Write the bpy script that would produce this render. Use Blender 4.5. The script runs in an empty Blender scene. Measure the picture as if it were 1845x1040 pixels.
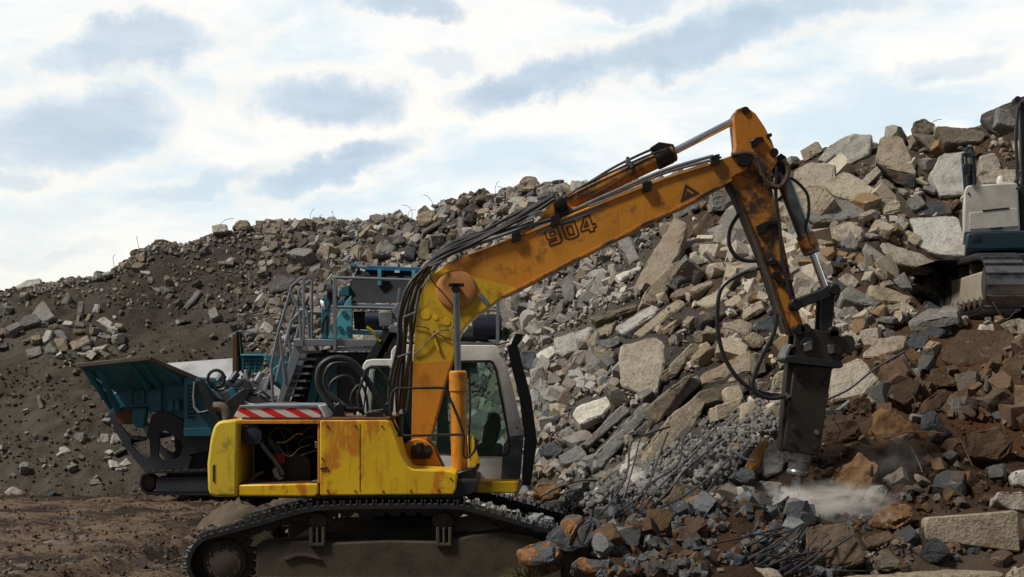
import bpy, bmesh, math, random
import numpy as np
from mathutils import Vector, Matrix, noise
from mathutils.geometry import tessellate_polygon
R = math.radians
C = bpy.context.scene.collection
S = bpy.context.scene

# ------------------------------------------------------------------ camera
FPX, CX, HY, HC = 2600.0, 922.5, 688.0, 2.6        # focal length in photo pixels, centre column, horizon row, eye height
cam_d = bpy.data.cameras.new('camera'); cam = bpy.data.objects.new('camera', cam_d); C.objects.link(cam)
cam.location = (0, 0, HC); cam.rotation_euler = (R(90), 0, 0)
cam_d.sensor_width = 36; cam_d.lens = 36*FPX/1845; cam_d.shift_y = (HY-520)/1845
cam_d.clip_start = 0.1; cam_d.clip_end = 5000
S.camera = cam

# ------------------------------------------------------------------ exposure, sun, sky
S.view_settings.view_transform = 'Standard'; S.view_settings.look = 'None'
S.cycles.volume_bounces = 3; S.view_settings.exposure = -0.08; S.view_settings.gamma = 1.0
SUN_EL, SUN_AZ = 52.0, -112.0                        # sun through thin cloud, high on the left
sd = bpy.data.lights.new('sun', 'SUN'); sd.energy = 3.8; sd.angle = R(8); sd.color = (1.0, .95, .87)
so = bpy.data.objects.new('sun', sd); C.objects.link(so); so.location = (-20, 20, 30)
_d = Vector((math.sin(R(SUN_AZ))*math.cos(R(SUN_EL)), math.cos(R(SUN_AZ))*math.cos(R(SUN_EL)), math.sin(R(SUN_EL))))
so.rotation_euler = (-_d).to_track_quat('-Z', 'Y').to_euler()

class NT:                                           # tiny helper to write node trees
    def __init__(s, tree): s.t = tree; s.n = tree.nodes; s.l = tree.links
    def node(s, typ, **kw):
        n = s.n.new(typ)
        for k, v in kw.items():
            if k.startswith('i_'):
                key = k[2:]; n.inputs[int(key) if key.isdigit() else key.replace('_', ' ')].default_value = v
            else: setattr(n, k, v)
        return n
    def put(s, a, sock):
        if isinstance(a, bpy.types.NodeSocket): s.l.new(a, sock)
        else: sock.default_value = a
    def math(s, op, a, b=0.0, c=0.0, clamp=False):
        n = s.node('ShaderNodeMath', operation=op, use_clamp=clamp)
        s.put(a, n.inputs[0]); s.put(b, n.inputs[1]); s.put(c, n.inputs[2]); return n.outputs[0]
    def vmath(s, op, a, b=None, out=0):
        n = s.node('ShaderNodeVectorMath', operation=op); s.put(a, n.inputs[0])
        if b is not None: s.put(b, n.inputs[1])
        return n.outputs[out]
    def noise(s, vec, scale, detail=4, rough=.55, dist=0.0, lac=2.0):
        n = s.node('ShaderNodeTexNoise'); s.l.new(vec, n.inputs['Vector'])
        n.inputs['Scale'].default_value = scale; n.inputs['Detail'].default_value = detail
        n.inputs['Roughness'].default_value = rough; n.inputs['Distortion'].default_value = dist
        n.inputs['Lacunarity'].default_value = lac
        return n.outputs['Fac']
    def step(s, x, a, b):                           # smooth 0..1 between a and b
        n = s.node('ShaderNodeMapRange', interpolation_type='SMOOTHSTEP'); s.put(x, n.inputs[0])
        n.inputs[1].default_value = a; n.inputs[2].default_value = b; return n.outputs[0]
    def mix(s, f, a, b, mode='MIX'):
        n = s.node('ShaderNodeMix', data_type='RGBA', blend_type=mode, clamp_factor=True)
        s.put(f, n.inputs[0])
        for v, k in ((a, 6), (b, 7)):
            if isinstance(v, bpy.types.NodeSocket): s.l.new(v, n.inputs[k])
            else: n.inputs[k].default_value = (v[0], v[1], v[2], 1)
        return n.outputs[2]

def sky():
    w = bpy.data.worlds.new('World'); S.world = w; w.use_nodes = True
    t = NT(w.node_tree); t.n.clear()
    out = t.node('ShaderNodeOutputWorld'); bg = t.node('ShaderNodeBackground'); t.l.new(bg.outputs[0], out.inputs[0])
    st = t.node('ShaderNodeTexSky', sky_type='NISHITA', sun_disc=False, sun_elevation=R(SUN_EL), sun_rotation=R(SUN_AZ))
    gen = t.node('ShaderNodeTexCoord').outputs['Generated']
    sep = t.node('ShaderNodeSeparateXYZ'); t.l.new(gen, sep.inputs[0]); x, y, z = sep.outputs
    # flat cloud layer: direction projected on a plane overhead
    h = t.math('ADD', t.math('MAXIMUM', z, 0.0), 0.14)
    cv = t.node('ShaderNodeCombineXYZ'); t.l.new(t.math('DIVIDE', x, h), cv.inputs[0]); t.l.new(t.math('DIVIDE', y, h), cv.inputs[1])
    cp = cv.outputs[0]
    n1 = t.noise(cp, 1.25, 9, .60, .35); n2 = t.noise(cp, 3.4, 10, .62, .3)
    # billows seen from the side
    mp = t.node('ShaderNodeMapping'); t.l.new(gen, mp.inputs[0]); mp.inputs['Scale'].default_value = (5.0, 5.0, 11.0)
    n3 = t.noise(mp.outputs[0], 1.25, 10, .62, .5)
    den = t.math('ADD', t.math('MULTIPLY', n1, .5), t.math('ADD', t.math('MULTIPLY', n3, .35), t.math('MULTIPLY', n2, .15)))
    # a few grey cloud bellies hanging low over the pile, given as directions (east-west, height)
    yy = t.math('MAXIMUM', y, .05); u = t.math('DIVIDE', x, yy); v = t.math('DIVIDE', z, yy)
    wn = t.noise(gen, 11.0, 8, .66); wn2 = t.noise(t.vmath('ADD', gen, (3.0, 7.0, 1.0)), 13.0, 8, .66)
    uu = t.math('ADD', u, t.math('MULTIPLY', t.math('SUBTRACT', wn, .5), .12)); vv = t.math('ADD', v, t.math('MULTIPLY', t.math('SUBTRACT', wn2, .5), .06))
    dark = None; halo = None
    BL = [(130, 225, 200, 75, .9, -.12), (240, 85, 180, 48, .8, -.1), (600, 180, 150, 50, 1.0, .05), (630, 300, 150, 42, 1.0, -.3), (960, 150, 150, 42, 1.0, -.28),
          (1280, 75, 300, 46, .95, -.2), (740, 12, 110, 26, .8, 0), (1100, 8, 110, 30, .7, 0), (800, 110, 90, 24, .45, 0), (40, 320, 60, 22, .7, 0), (1740, 125, 90, 26, .45, -.1), (1480, 20, 170, 40, .7, -.2), (400, 320, 200, 22, .35, -.2), (80, 460, 130, 18, .35, -.1)]
    for px, py, rx, ry, k, tilt in BL:
        du = t.math('DIVIDE', t.math('SUBTRACT', uu, (px-CX)/FPX), rx/FPX); dv0 = t.math('DIVIDE', t.math('SUBTRACT', vv, (HY-py)/FPX), ry/FPX)
        dv = t.math('ADD', dv0, t.math('MULTIPLY', du, tilt*rx/ry*1.0))
        d2 = t.math('ADD', t.math('MULTIPLY', du, du), t.math('MULTIPLY', dv, dv))
        m = t.math('MULTIPLY', t.math('SUBTRACT', 1.0, t.step(d2, .1, 1.35)), k); h2 = t.math('MULTIPLY', t.math('MULTIPLY', t.step(d2, .7, 1.2), t.math('SUBTRACT', 1.0, t.step(d2, 1.3, 2.4))), k); halo = h2 if halo is None else t.math('MAXIMUM', halo, h2)
        dark = m if dark is None else t.math('MAXIMUM', dark, m)
    dark = t.math('MULTIPLY', dark, t.step(y, .0, .2))
    base = t.mix(t.step(den, .42, .54), (8.0, 9.4, 10.2), (11.1, 11.1, 10.8))       # thin blue veil to bright white
    base = t.mix(t.step(den, .53, .62), base, (11.8, 11.4, 10.6))
    base = t.mix(t.math('MULTIPLY', halo, .6), base, (11.4, 10.9, 10.0))
    base = t.mix(t.math('MULTIPLY', t.step(t.noise(t.vmath('ADD', mp.outputs[0], (5.0, 2.0, 9.0)), 3.2, 9, .64, .5), .50, .72), .30), base, (7.4, 8.4, 9.2))
    fine = t.step(n2, .3, .75)
    grey = t.mix(fine, (4.9, 6.3, 7.8), (6.5, 7.9, 9.2))
    col = t.mix(t.math('MULTIPLY', dark, .92), base, grey)
    warm = t.step(t.math('ADD', v, t.math('MULTIPLY', u, .35)), .10, -.06)       # creamy air low in the sun's direction
    col = t.mix(t.math('MULTIPLY', warm, .5), col, (10.7, 10.4, 9.4))
    col = t.mix(.93, st.outputs[0], col)
    up = t.step(z, .27, .60)                                                     # unseen sky overhead darkened to cut the fill light
    col = t.mix(t.math('MULTIPLY', up, .95), col, (1.6, 1.8, 2.1))
    beh = t.step(y, .15, -.5)  # unseen sky behind the camera darkened too, for deeper contrast
    col = t.mix(t.math('MULTIPLY', beh, .95), col, (1.2, 1.3, 1.5))
    t.l.new(col, bg.inputs[0]); bg.inputs[1].default_value = 0.1
sky()

# ------------------------------------------------------------------ geometry helpers
def P(px, py, D): return Vector(((px-CX)*D/FPX, D, HC-(py-HY)*D/FPX))
def zpx(py, D): return HC-(py-HY)*D/FPX
def xpx(px, D): return (px-CX)*D/FPX
def V2(poly, D): return [((px-CX)*D/FPX, HC-(py-HY)*D/FPX) for px, py in poly]
def rootloc(o):
    while o.parent: o = o.parent
    return o.location.copy()

def thing(name, label, cat, loc=(0, 0, 0), group=None):
    o = bpy.data.objects.new(name, None); C.objects.link(o); o.location = loc; o.empty_display_size = .2
    o['label'] = label; o['category'] = cat
    if group: o['group'] = group
    return o
def tag(o, label, cat, group=None):
    o['label'] = label; o['category'] = cat
    if group: o['group'] = group
    return o
def kind(o, k): o['kind'] = k; return o

class MB:
    def __init__(s): s.v = []; s.f = []; s.m = []; s.mi = 0
    def add(s, vs, fs):
        b = len(s.v); s.v += [tuple(v) for v in vs]
        for f in fs: s.f.append(tuple(i+b for i in f)); s.m.append(s.mi)
        return s
    def box(s, c, size, rot=None):
        x, y, z = [d/2 for d in size]; c = Vector(c)
        vs = [Vector(p) for p in ((-x,-y,-z),(x,-y,-z),(x,y,-z),(-x,y,-z),(-x,-y,z),(x,-y,z),(x,y,z),(-x,y,z))]
        if rot is not None:
            m = rot if isinstance(rot, Matrix) else Matrix.Rotation(rot[2], 3, 'Z') @ Matrix.Rotation(rot[1], 3, 'Y') @ Matrix.Rotation(rot[0], 3, 'X')
            vs = [m @ v for v in vs]
        return s.add([c+v for v in vs], [(0,3,2,1),(4,5,6,7),(0,1,5,4),(1,2,6,5),(2,3,7,6),(3,0,4,7)])
    def bar(s, a, b, w, h=None, up=(0, 0, 1)):      # box beam from a to b
        a, b = Vector(a), Vector(b); d = (b-a); L = d.length; d.normalize(); up = Vector(up)
        if abs(d.dot(up)) > .98: up = Vector((0, 1, 0))
        x = d.cross(up).normalized(); z = x.cross(d)
        return s.box((a+b)/2, (w, L, h or w), Matrix((x, d, z)).transposed())
    def prism(s, poly, D, y0, y1, holes=()):        # outline in photo px at depth D, straight from y0 to y1
        return s.prism_w([V2(poly, D)]+[V2(h, D) for h in holes], y0, y1)
    def prism_w(s, loops, y0, y1):
        allp = [p for l in loops for p in l]; n = len(allp)
        tri = tessellate_polygon([[Vector((p[0], p[1], 0)) for p in l] for l in loops])
        vs = [(p[0], y0, p[1]) for p in allp]+[(p[0], y1, p[1]) for p in allp]; fs = []
        if len(loops) == 1: fs += [tuple(range(n)), tuple(range(2*n-1, n-1, -1))]
        else:
            for t in tri: fs += [tuple(t), tuple(i+n for i in reversed(t))]
        b = 0
        for l in loops:
            k = len(l)
            for i in range(k): fs.append((b+i, b+(i+1) % k, b+(i+1) % k+n, b+i+n))
            b += k
        return s.add(vs, fs)
    def strip(s, outer, inner, y0, y1, closed=True, two=False): # band between two matching XZ polylines
        n = len(outer); vs = []
        for o, i in zip(outer, inner): vs += [(o[0], y0, o[1]), (o[0], y1, o[1]), (i[0], y1, i[1]), (i[0], y0, i[1])]
        fs = []
        for k in range(n if closed else n-1):
            a, b = 4*k, 4*((k+1) % n)
            for q in range(4): fs.append((a+q, a+(q+1) % 4, b+(q+1) % 4, b+q))
        if not closed: fs += [(0, 1, 2, 3), (4*n-1, 4*n-2, 4*n-3, 4*n-4)]
        s.add(vs, fs)
        if two:                                     # outer face keeps the first material; the rest blackened to stand for shade
            for k in range(len(fs)): s.m[len(s.m)-len(fs)+k] = 0 if k % 4 == 0 else 1
        return s
    def tube(s, pts, r, n=8, cap=True, closed=False):
        pts = [Vector(p) for p in pts]; k = len(pts); rr = r if isinstance(r, (list, tuple)) else [r]*k
        vs = []; ref = None
        for i, p in enumerate(pts):
            if closed: d = pts[(i+1) % k]-pts[i-1]
            else: d = pts[min(i+1, k-1)]-pts[max(i-1, 0)]
            d.normalize()
            if ref is None:
                ref = d.cross(Vector((0, 0, 1)) if abs(d.z) < .9 else Vector((0, 1, 0))).normalized()
            ref = (ref-d*ref.dot(d)).normalized(); b = d.cross(ref)
            for j in range(n):
                a = 2*math.pi*j/n; vs.append(p+(ref*math.cos(a)+b*math.sin(a))*rr[i])
        fs = []
        for i in range(k if closed else k-1):
            for j in range(n):
                a, b2 = i*n, ((i+1) % k)*n
                fs.append((a+j, a+(j+1) % n, b2+(j+1) % n, b2+j))
        if cap and not closed: fs += [tuple(range(n-1, -1, -1)), tuple((k-1)*n+j for j in range(n))]
        return s.add(vs, fs)
    def cyl(s, a, b, r0, r1=None, n=20): return s.tube([a, b], [r0, r0 if r1 is None else r1], n)
    def lathe(s, a, axis, prof, n=24):              # prof: (distance along axis, radius)
        a, d = Vector(a), Vector(axis).normalized(); return s.tube([a+d*t for t, r in prof], [max(r, 1e-4) for t, r in prof], n) if all(prof[i+1][0] > prof[i][0] for i in range(len(prof)-1)) else s._lathe(a, d, prof, n)
    def _lathe(s, a, d, prof, n):
        ref = d.cross(Vector((0, 0, 1)) if abs(d.z) < .9 else Vector((0, 1, 0))).normalized(); b = d.cross(ref); vs = []; fs = []
        for t, r in prof:
            for j in range(n):
                q = 2*math.pi*j/n; vs.append(a+d*t+(ref*math.cos(q)+b*math.sin(q))*max(r, 1e-4))
        for i in range(len(prof)-1):
            for j in range(n): fs.append((i*n+j, i*n+(j+1) % n, (i+1)*n+(j+1) % n, (i+1)*n+j))
        fs += [tuple(range(n-1, -1, -1)), tuple((len(prof)-1)*n+j for j in range(n))]
        return s.add(vs, fs)
    def build(s, name, mat, parent=None, bevel=0.0, smooth=30, seg=2):
        me = bpy.data.meshes.new(name); L = rootloc(parent) if parent else Vector((0, 0, 0))
        me.from_pydata([tuple(Vector(v)-L) for v in s.v], [], s.f)
        for m in (mat if isinstance(mat, (list, tuple)) else [mat]): me.materials.append(m)
        me.polygons.foreach_set('material_index', s.m)
        bm = bmesh.new(); bm.from_mesh(me); bmesh.ops.recalc_face_normals(bm, faces=bm.faces); bm.to_mesh(me); bm.free()
        if smooth:
            me.shade_smooth(); me.set_sharp_from_angle(angle=R(smooth))
        o = bpy.data.objects.new(name, me); C.objects.link(o)
        if parent: o.parent = parent
        if bevel:
            b = o.modifiers.new('bevel', 'BEVEL'); b.width = bevel; b.segments = seg; b.limit_method = 'ANGLE'; b.angle_limit = R(28); b.harden_normals = False
        return o

def spline(pts, n=8):                               # Catmull-Rom through the points
    p = [Vector(q) for q in pts]; p = [p[0]*2-p[1]]+p+[p[-1]*2-p[-2]]; out = []
    for i in range(1, len(p)-2):
        for k in range(n):
            t = k/n; a, b, c, d = p[i-1], p[i], p[i+1], p[i+2]
            out.append(.5*((2*b)+(c-a)*t+(2*a-5*b+4*c-d)*t*t+(3*b-a-3*c+d)*t**3))
    return out+[p[-2]]
def hose(mb, pts, r, n=7, seg=8): return mb.tube(spline(pts, seg), r, n)
def circ(cx, cy, r, n=24, a0=0, a1=360): return [(cx+r*math.cos(R(a0+(a1-a0)*i/(n if a1-a0 == 360 else n-1))), cy-r*math.sin(R(a0+(a1-a0)*i/(n if a1-a0 == 360 else n-1)))) for i in range(n)]

# ------------------------------------------------------------------ materials
def new_mat(name):
    m = bpy.data.materials.new(name); m.use_nodes = True; t = NT(m.node_tree)
    b = t.n['Principled BSDF']; return m, t, b
def bump(t, b, h, strength, dist=.02, prev=None):
    n = t.node('ShaderNodeBump'); n.inputs['Strength'].default_value = strength; n.inputs['Distance'].default_value = dist
    t.l.new(h, n.inputs['Height'])
    if prev is not None: t.l.new(prev, n.inputs['Normal'])
    t.l.new(n.outputs[0], b.inputs['Normal']); return n.outputs[0]
def simple(name, col, rough=.5, metal=0.0, grime=.5, gscale=9.0, gcol=(.02, .018, .016), spec=.5, bstr=.15):
    """painted or bare material with patchy dirt and fine scratches"""
    m, t, b = new_mat(name); o = t.node('ShaderNodeTexCoord').outputs['Object']
    a = t.noise(o, gscale, 8, .65); f = t.noise(o, gscale*7, 4, .6)
    c = t.mix(t.math('MULTIPLY', t.step(a, .42, .72), grime), col, gcol)
    c = t.mix(t.math('MULTIPLY', t.step(f, .55, .75), grime*.6), c, tuple(q*.55 for q in col))
    t.l.new(c, b.inputs['Base Color']); b.inputs['Metallic'].default_value = metal
    t.l.new(t.math('ADD', t.math('MULTIPLY', a, .35), rough-.17), b.inputs['Roughness']); b.inputs['Specular IOR Level'].default_value = spec
    bump(t, b, f, bstr, .01); return m
def paint(name, cols, rust=.35, grime=.6, scale=2.2, rough=.42, lines=(), orange=(.60, .19, .012), dirt=None, blot0=.50):
    """weathered machine paint. cols[0] is the ground coat; each line (A, B, C, colour) paints the half plane A*x+B*z+C > 0 of the part"""
    m, t, b = new_mat(name); o = t.node('ShaderNodeTexCoord').outputs['Object']
    sp = t.node('ShaderNodeSeparateXYZ'); t.l.new(o, sp.inputs[0]); x, y, z = sp.outputs
    c = None; base = cols[0]
    for A, B, Cc, col in lines:
        e = t.math('ADD', t.math('ADD', t.math('MULTIPLY', x, A), t.math('MULTIPLY', z, B)), Cc)
        c = t.mix(t.step(e, -.006, .006), base if c is None else c, col)
    if c is None: c = t.mix(0.0, base, base)
    fade = t.noise(o, scale*.6, 5, .6)
    c = t.mix(t.math('MULTIPLY', t.step(fade, .35, .7), .30), c, (.30, .17, .03))
    st = t.node('ShaderNodeMapping'); t.l.new(o, st.inputs[0]); st.inputs['Scale'].default_value = (scale*2.6, scale*2.6, scale*.55)
    streak = t.noise(st.outputs[0], 1.0, 7, .62)
    blot = t.noise(o, scale*1.3, 8, .64, .6)
    c = t.mix(t.math('MULTIPLY', t.math('MULTIPLY', t.step(streak, .48, .55), t.step(blot, .45, .53)), rust), c, orange)
    rn = t.node('ShaderNodeMapping'); t.l.new(o, rn.inputs[0]); rn.inputs['Scale'].default_value = (scale*16, scale*16, scale*.9)
    runs = t.noise(rn.outputs[0], 1.0, 5, .6); sc = t.node('ShaderNodeMapping'); t.l.new(o, sc.inputs[0]); sc.inputs['Scale'].default_value = (scale*3, scale*3, scale*34); sc.inputs['Rotation'].default_value = (0, .5, 0)
    c = t.mix(t.math('MULTIPLY', t.step(runs, .56, .70), grime*.55), c, (.05, .033, .018))
    c = t.mix(t.math('MULTIPLY', t.math('MULTIPLY', t.step(t.noise(sc.outputs[0], 1.0, 5, .6), .62, .66), t.step(fade, .42, .6)), .55), c, (.22, .15, .08))
    d = t.noise(o, scale*2.2, 9, .68); d2 = t.noise(o, scale*14, 6, .7)
    if dirt:                                        # grease and mud thickening towards one end
        gx = t.step(t.math('ADD', x, t.math('MULTIPLY', t.math('SUBTRACT', blot, .5), 3.0)), dirt[0], dirt[1])
        c = t.mix(t.math('MULTIPLY', gx, dirt[2]), c, (.085, .040, .014))
    c = t.mix(t.math('MULTIPLY', t.step(d, blot0, blot0+.17), grime), c, (.030, .020, .012))
    c = t.mix(t.math('MULTIPLY', t.step(d2, .60, .74), grime*.75), c, (.035, .025, .016))
    t.l.new(c, b.inputs['Base Color'])
    t.l.new(t.math('ADD', t.math('MULTIPLY', d, .35), rough-.1), b.inputs['Roughness'])
    bump(t, b, d2, .12, .008); return m
# ------------------------------------------------------------------ stone, concrete and earth
def stone_mat(name, src, sc=1.0, mott=.5, stain=.45, stain_col=(.20, .115, .05), dust=(.42, .39, .35), bstr=.55, patch=None):
    m, t, b = new_mat(name); o = t.node('ShaderNodeTexCoord').outputs['Object']
    if src == 'obj':
        oi = t.node('ShaderNodeObjectInfo'); col = oi.outputs['Color']
        off = t.node('ShaderNodeVectorMath', operation='SCALE'); off.inputs[0].default_value = (37, 91, 53); t.l.new(oi.outputs['Random'], off.inputs['Scale'])
        o = t.vmath('ADD', t.node('ShaderNodeNewGeometry').outputs['Position'], off.outputs[0])
    else:
        at = t.node('ShaderNodeAttribute', attribute_name='Col'); col = at.outputs['Color']; o = t.node('ShaderNodeNewGeometry').outputs['Position']
    a = t.noise(o, 1.6*sc, 8, .62, .4); f = t.noise(o, 9*sc, 8, .7); g = t.noise(o, 42*sc, 4, .65)
    dk = t.mix(1.0, col, (.42, .40, .38), 'MULTIPLY')
    c = t.mix(t.math('MULTIPLY', t.step(f, .48, .70), mott), col, dk)
    c = t.mix(t.math('MULTIPLY', t.step(a, .50, .66), stain), c, stain_col)
    e = t.noise(o, 3.1*sc, 7, .66, .8)
    c = t.mix(t.math('MULTIPLY', t.step(e, .58, .72), mott*.8), c, dust)
    if patch:
        pn = t.noise(o, patch[1], 3, .5, 1.2); c = t.mix(t.step(pn, patch[2], patch[2]+.015), c, t.mix(t.step(f, .4, .66), patch[0], tuple(q*.45 for q in patch[0])))
    v = t.node('ShaderNodeTexVoronoi'); v.inputs['Scale'].default_value = 30*sc; t.l.new(o, v.inputs['Vector'])
    h = t.noise(o, 19*sc, 5, .75)
    c = t.mix(t.math('MULTIPLY', t.step(h, .53, .66), .6), c, t.mix(1.0, c, (.34, .33, .32), 'MULTIPLY'))
    c = t.mix(t.math('MULTIPLY', t.step(h, .46, .34), .45), c, t.mix(1.0, c, (1.55, 1.55, 1.55), 'MULTIPLY'))
    c = t.mix(t.math('MULTIPLY', t.step(g, .54, .70), .45), c, (.07, .066, .062))
    pn = t.node('ShaderNodeNewGeometry').outputs['Pointiness']
    c = t.mix(t.math('MULTIPLY', t.step(pn, .53, .62), .45), c, t.mix(1.0, c, (1.9, 1.9, 1.85), 'MULTIPLY'))
    t.l.new(c, b.inputs['Base Color']); b.inputs['Roughness'].default_value = .9; b.inputs['Specular IOR Level'].default_value = .25
    hh = t.math('ADD', t.math('MULTIPLY', f, .6), t.math('ADD', t.math('MULTIPLY', g, .25), t.math('MULTIPLY', v.outputs['Distance'], .12)))
    bump(t, b, t.math('ADD', hh, t.math('MULTIPLY', h, .45)), min(1.0, bstr*1.5), .06/sc); return m
M_CONC = stone_mat('broken concrete', 'obj', 1.0)
M_WARM = stone_mat('earth stained concrete', 'obj', .8, .6, .5, (.13, .08, .044))
M_FORE = stone_mat('fresh broken concrete', 'obj', 1.7, .8, .4, (.13, .065, .026), (.30, .30, .30), .9)
M_SPLIT = stone_mat('orange stained concrete', 'obj', 1.7, .7, .3, (.16, .07, .025), (.42, .40, .36), .9, ((.33, .165, .07), 2.3, .50))
M_RUBB = stone_mat('rubble', 'attr', 1.2, .5, .3)
M_GRAV = stone_mat('gravel', 'attr', 2.5, .5, .1)

def earth_mat():
    m, t, b = new_mat('earth'); at = t.node('ShaderNodeAttribute', attribute_name='Col'); col = at.outputs['Color']
    o = t.node('ShaderNodeNewGeometry').outputs['Position']
    a = t.noise(o, .55, 8, .62, .5); f = t.noise(o, 4.5, 9, .7, .2); g = t.noise(o, 28, 5, .7)
    c = t.mix(t.math('MULTIPLY', t.step(a, .42, .62), .55), col, t.mix(1.0, col, (.55, .48, .40), 'MULTIPLY'))
    c = t.mix(t.math('MULTIPLY', t.step(f, .55, .72), .5), c, t.mix(1.0, col, (1.7, 1.65, 1.6), 'MULTIPLY'))
    c = t.mix(t.math('MULTIPLY', t.step(g, .58, .72), .35), c, (.26, .24, .21))
    t.l.new(c, b.inputs['Base Color']); b.inputs['Roughness'].default_value = .95; b.inputs['Specular IOR Level'].default_value = .15
    bump(t, b, t.math('ADD', f, t.math('MULTIPLY', g, .45)), .9, .12); return m
M_EARTH = earth_mat()

def add_color(me, cols):
    a = me.color_attributes.new('Col', 'FLOAT_COLOR', 'POINT'); c = np.ones((len(me.vertices), 4), np.float32); c[:, :3] = cols
    a.data.foreach_set('color', c.ravel())

# pile of rubble: each column is a slope profile (distance, height) from its foot up to the crest
def q(py, D): return (D, zpx(py, D))
PROF = [
 (-1500, [(31, -.4), (32, -.4), (33, -.3), q(840, 36), q(760, 38), q(690, 40), q(640, 42), q(610, 44)]),
 (-400, [(31, -.4), (32, -.4), (33, -.3), q(820, 36), q(735, 38), q(660, 40), q(600, 41.5), q(560, 43)]),
 (0, [(31, -.4), (32, -.4), q(889, 33.6), q(800, 36), q(700, 38), q(620, 39.5), q(565, 41), q(526, 43)]),
 (100, [(31, -.4), (32, -.4), q(888, 33.7), q(795, 36), q(690, 38), q(605, 39.5), q(550, 41.2), q(510, 43.3)]),
 (200, [(31, -.4), (32, -.4), q(885, 33.8), q(785, 36.3), q(680, 38.5), q(600, 40), q(535, 42), q(488, 44)]),
 (285, [(31, -.4), (32, -.4), q(885, 33.8), q(775, 36.5), q(650, 39), q(570, 41), q(500, 43), q(436, 45)]),
 (330, [(31, -.4), (32, -.4), q(885, 33.8), q(775, 36.5), q(650, 39), q(570, 41), q(500, 43), q(445, 45)]),
 (400, [(31, -.4), (32, -.4), q(885, 33.8), q(765, 36.5), q(640, 39), q(550, 41.3), q(480, 43.5), q(416, 46)]),
 (480, [(31, -.4), (32, -.4), q(885, 33.8), q(760, 36.5), q(630, 39), q(540, 41.5), q(470, 44), q(408, 46.5)]),
 (650, [(30, -.4), (31, -.4), q(890, 33), q(760, 36), q(630, 38.5), q(540, 41), q(470, 43.5), q(406, 46)]),
 (740, [(27, -.4), (28.5, -.3), q(900, 30), q(780, 33), q(660, 36), q(560, 39), q(460, 42), q(390, 45)]),
 (850, [(22.3, -.3), (23, -.1), q(925, 24.5), q(840, 27.5), q(740, 30.5), q(620, 33.8), q(480, 39), q(358, 43)]),
 (960, [(20.3, -.3), (20.5, .05), q(925, 21), q(860, 22.8), q(740, 26), q(620, 29.5), q(480, 35), q(338, 40)]),
 (1040, [(17.2, -.3), (17.9, .3), q(945, 19), q(860, 21.2), q(740, 24), q(620, 27.5), q(480, 33), q(336, 39)]),
 (1100, [(13.2, .0), q(1045, 14.4), q(945, 16.2), q(862, 20.3), q(740, 23), q(620, 26), q(480, 31), q(335, 38)]),
 (1250, [(13.2, .2), q(1045, 14.4), q(930, 16.2), q(860, 19.4), q(740, 21.8), q(620, 24.2), q(480, 28.5), q(335, 36)]),
 (1330, [(13.2, .2), q(1045, 14.4), q(935, 16.4), q(865, 19), q(740, 21.3), q(610, 23.8), q(460, 28.2), q(322, 35)]),
 (1420, [(13.2, .2), q(1045, 14.6), q(945, 16.8), q(885, 18.5), q(740, 21), q(600, 23.5), q(440, 28), q(298, 33.5)]),
 (1500, [(13.2, .2), q(1045, 14.8), q(950, 17), q(885, 18.4), q(740, 20.7), q(600, 23.2), q(435, 27.5), q(266, 32.7)]),
 (1580, [(13.2, .2), q(1045, 14.8), q(950, 17), q(880, 18.4), q(740, 20.5), q(600, 23), q(430, 27.2), q(254, 32)]),
 (1720, [(13.2, .2), q(1045, 14.8), q(960, 16.8), q(880, 18.2), q(740, 20.2), q(590, 23), q(560, 26.6), q(238, 31.5)]),
 (1845, [(13.2, .2), q(1045, 14.8), q(960, 16.8), q(880, 18.1), q(730, 20.2), q(585, 23), q(550, 26.6), q(205, 31)]),
 (2200, [(13.2, .2), q(1045, 14.8), q(960, 16.6), q(870, 18), q(715, 20.2), q(570, 23), q(440, 27), q(120, 31)]),
 (2900, [(13.2, .3), q(1045, 14.8), q(950, 16.6), q(850, 18), q(690, 20.2), q(540, 23), q(400, 27), q(110, 31)]),
]
PX = np.array([p[0] for p in PROF], float)
PD = np.array([[a[0] for a in p[1]] for p in PROF]); PZ = np.array([[a[1] for a in p[1]] for p in PROF])
def column(px):
    d = np.array([np.interp(px, PX, PD[:, k]) for k in range(8)]); z = np.array([np.interp(px, PX, PZ[:, k]) for k in range(8)]); return d, z
EXT_D, EXT_Z = np.array([.9, 3.0, 12.0]), np.array([-.25, -1.6, -9.0])
NT_ROW = 250
def profile(px, n=NT_ROW):
    d, z = column(px); d = np.r_[d, d[-1]+EXT_D]; z = np.r_[z, z[-1]+EXT_Z]
    t = np.linspace(0, 1, n); kt = np.r_[np.linspace(0, .9, 8), [.93, .96, 1.0]]
    return np.interp(t, kt, d), np.interp(t, kt, z)
def fbm(x, y, z, s, o=5): return noise.fractal(Vector((x*s, y*s, z*s)), 0.9, 2.1, o, noise_basis='PERLIN_ORIGINAL')
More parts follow.
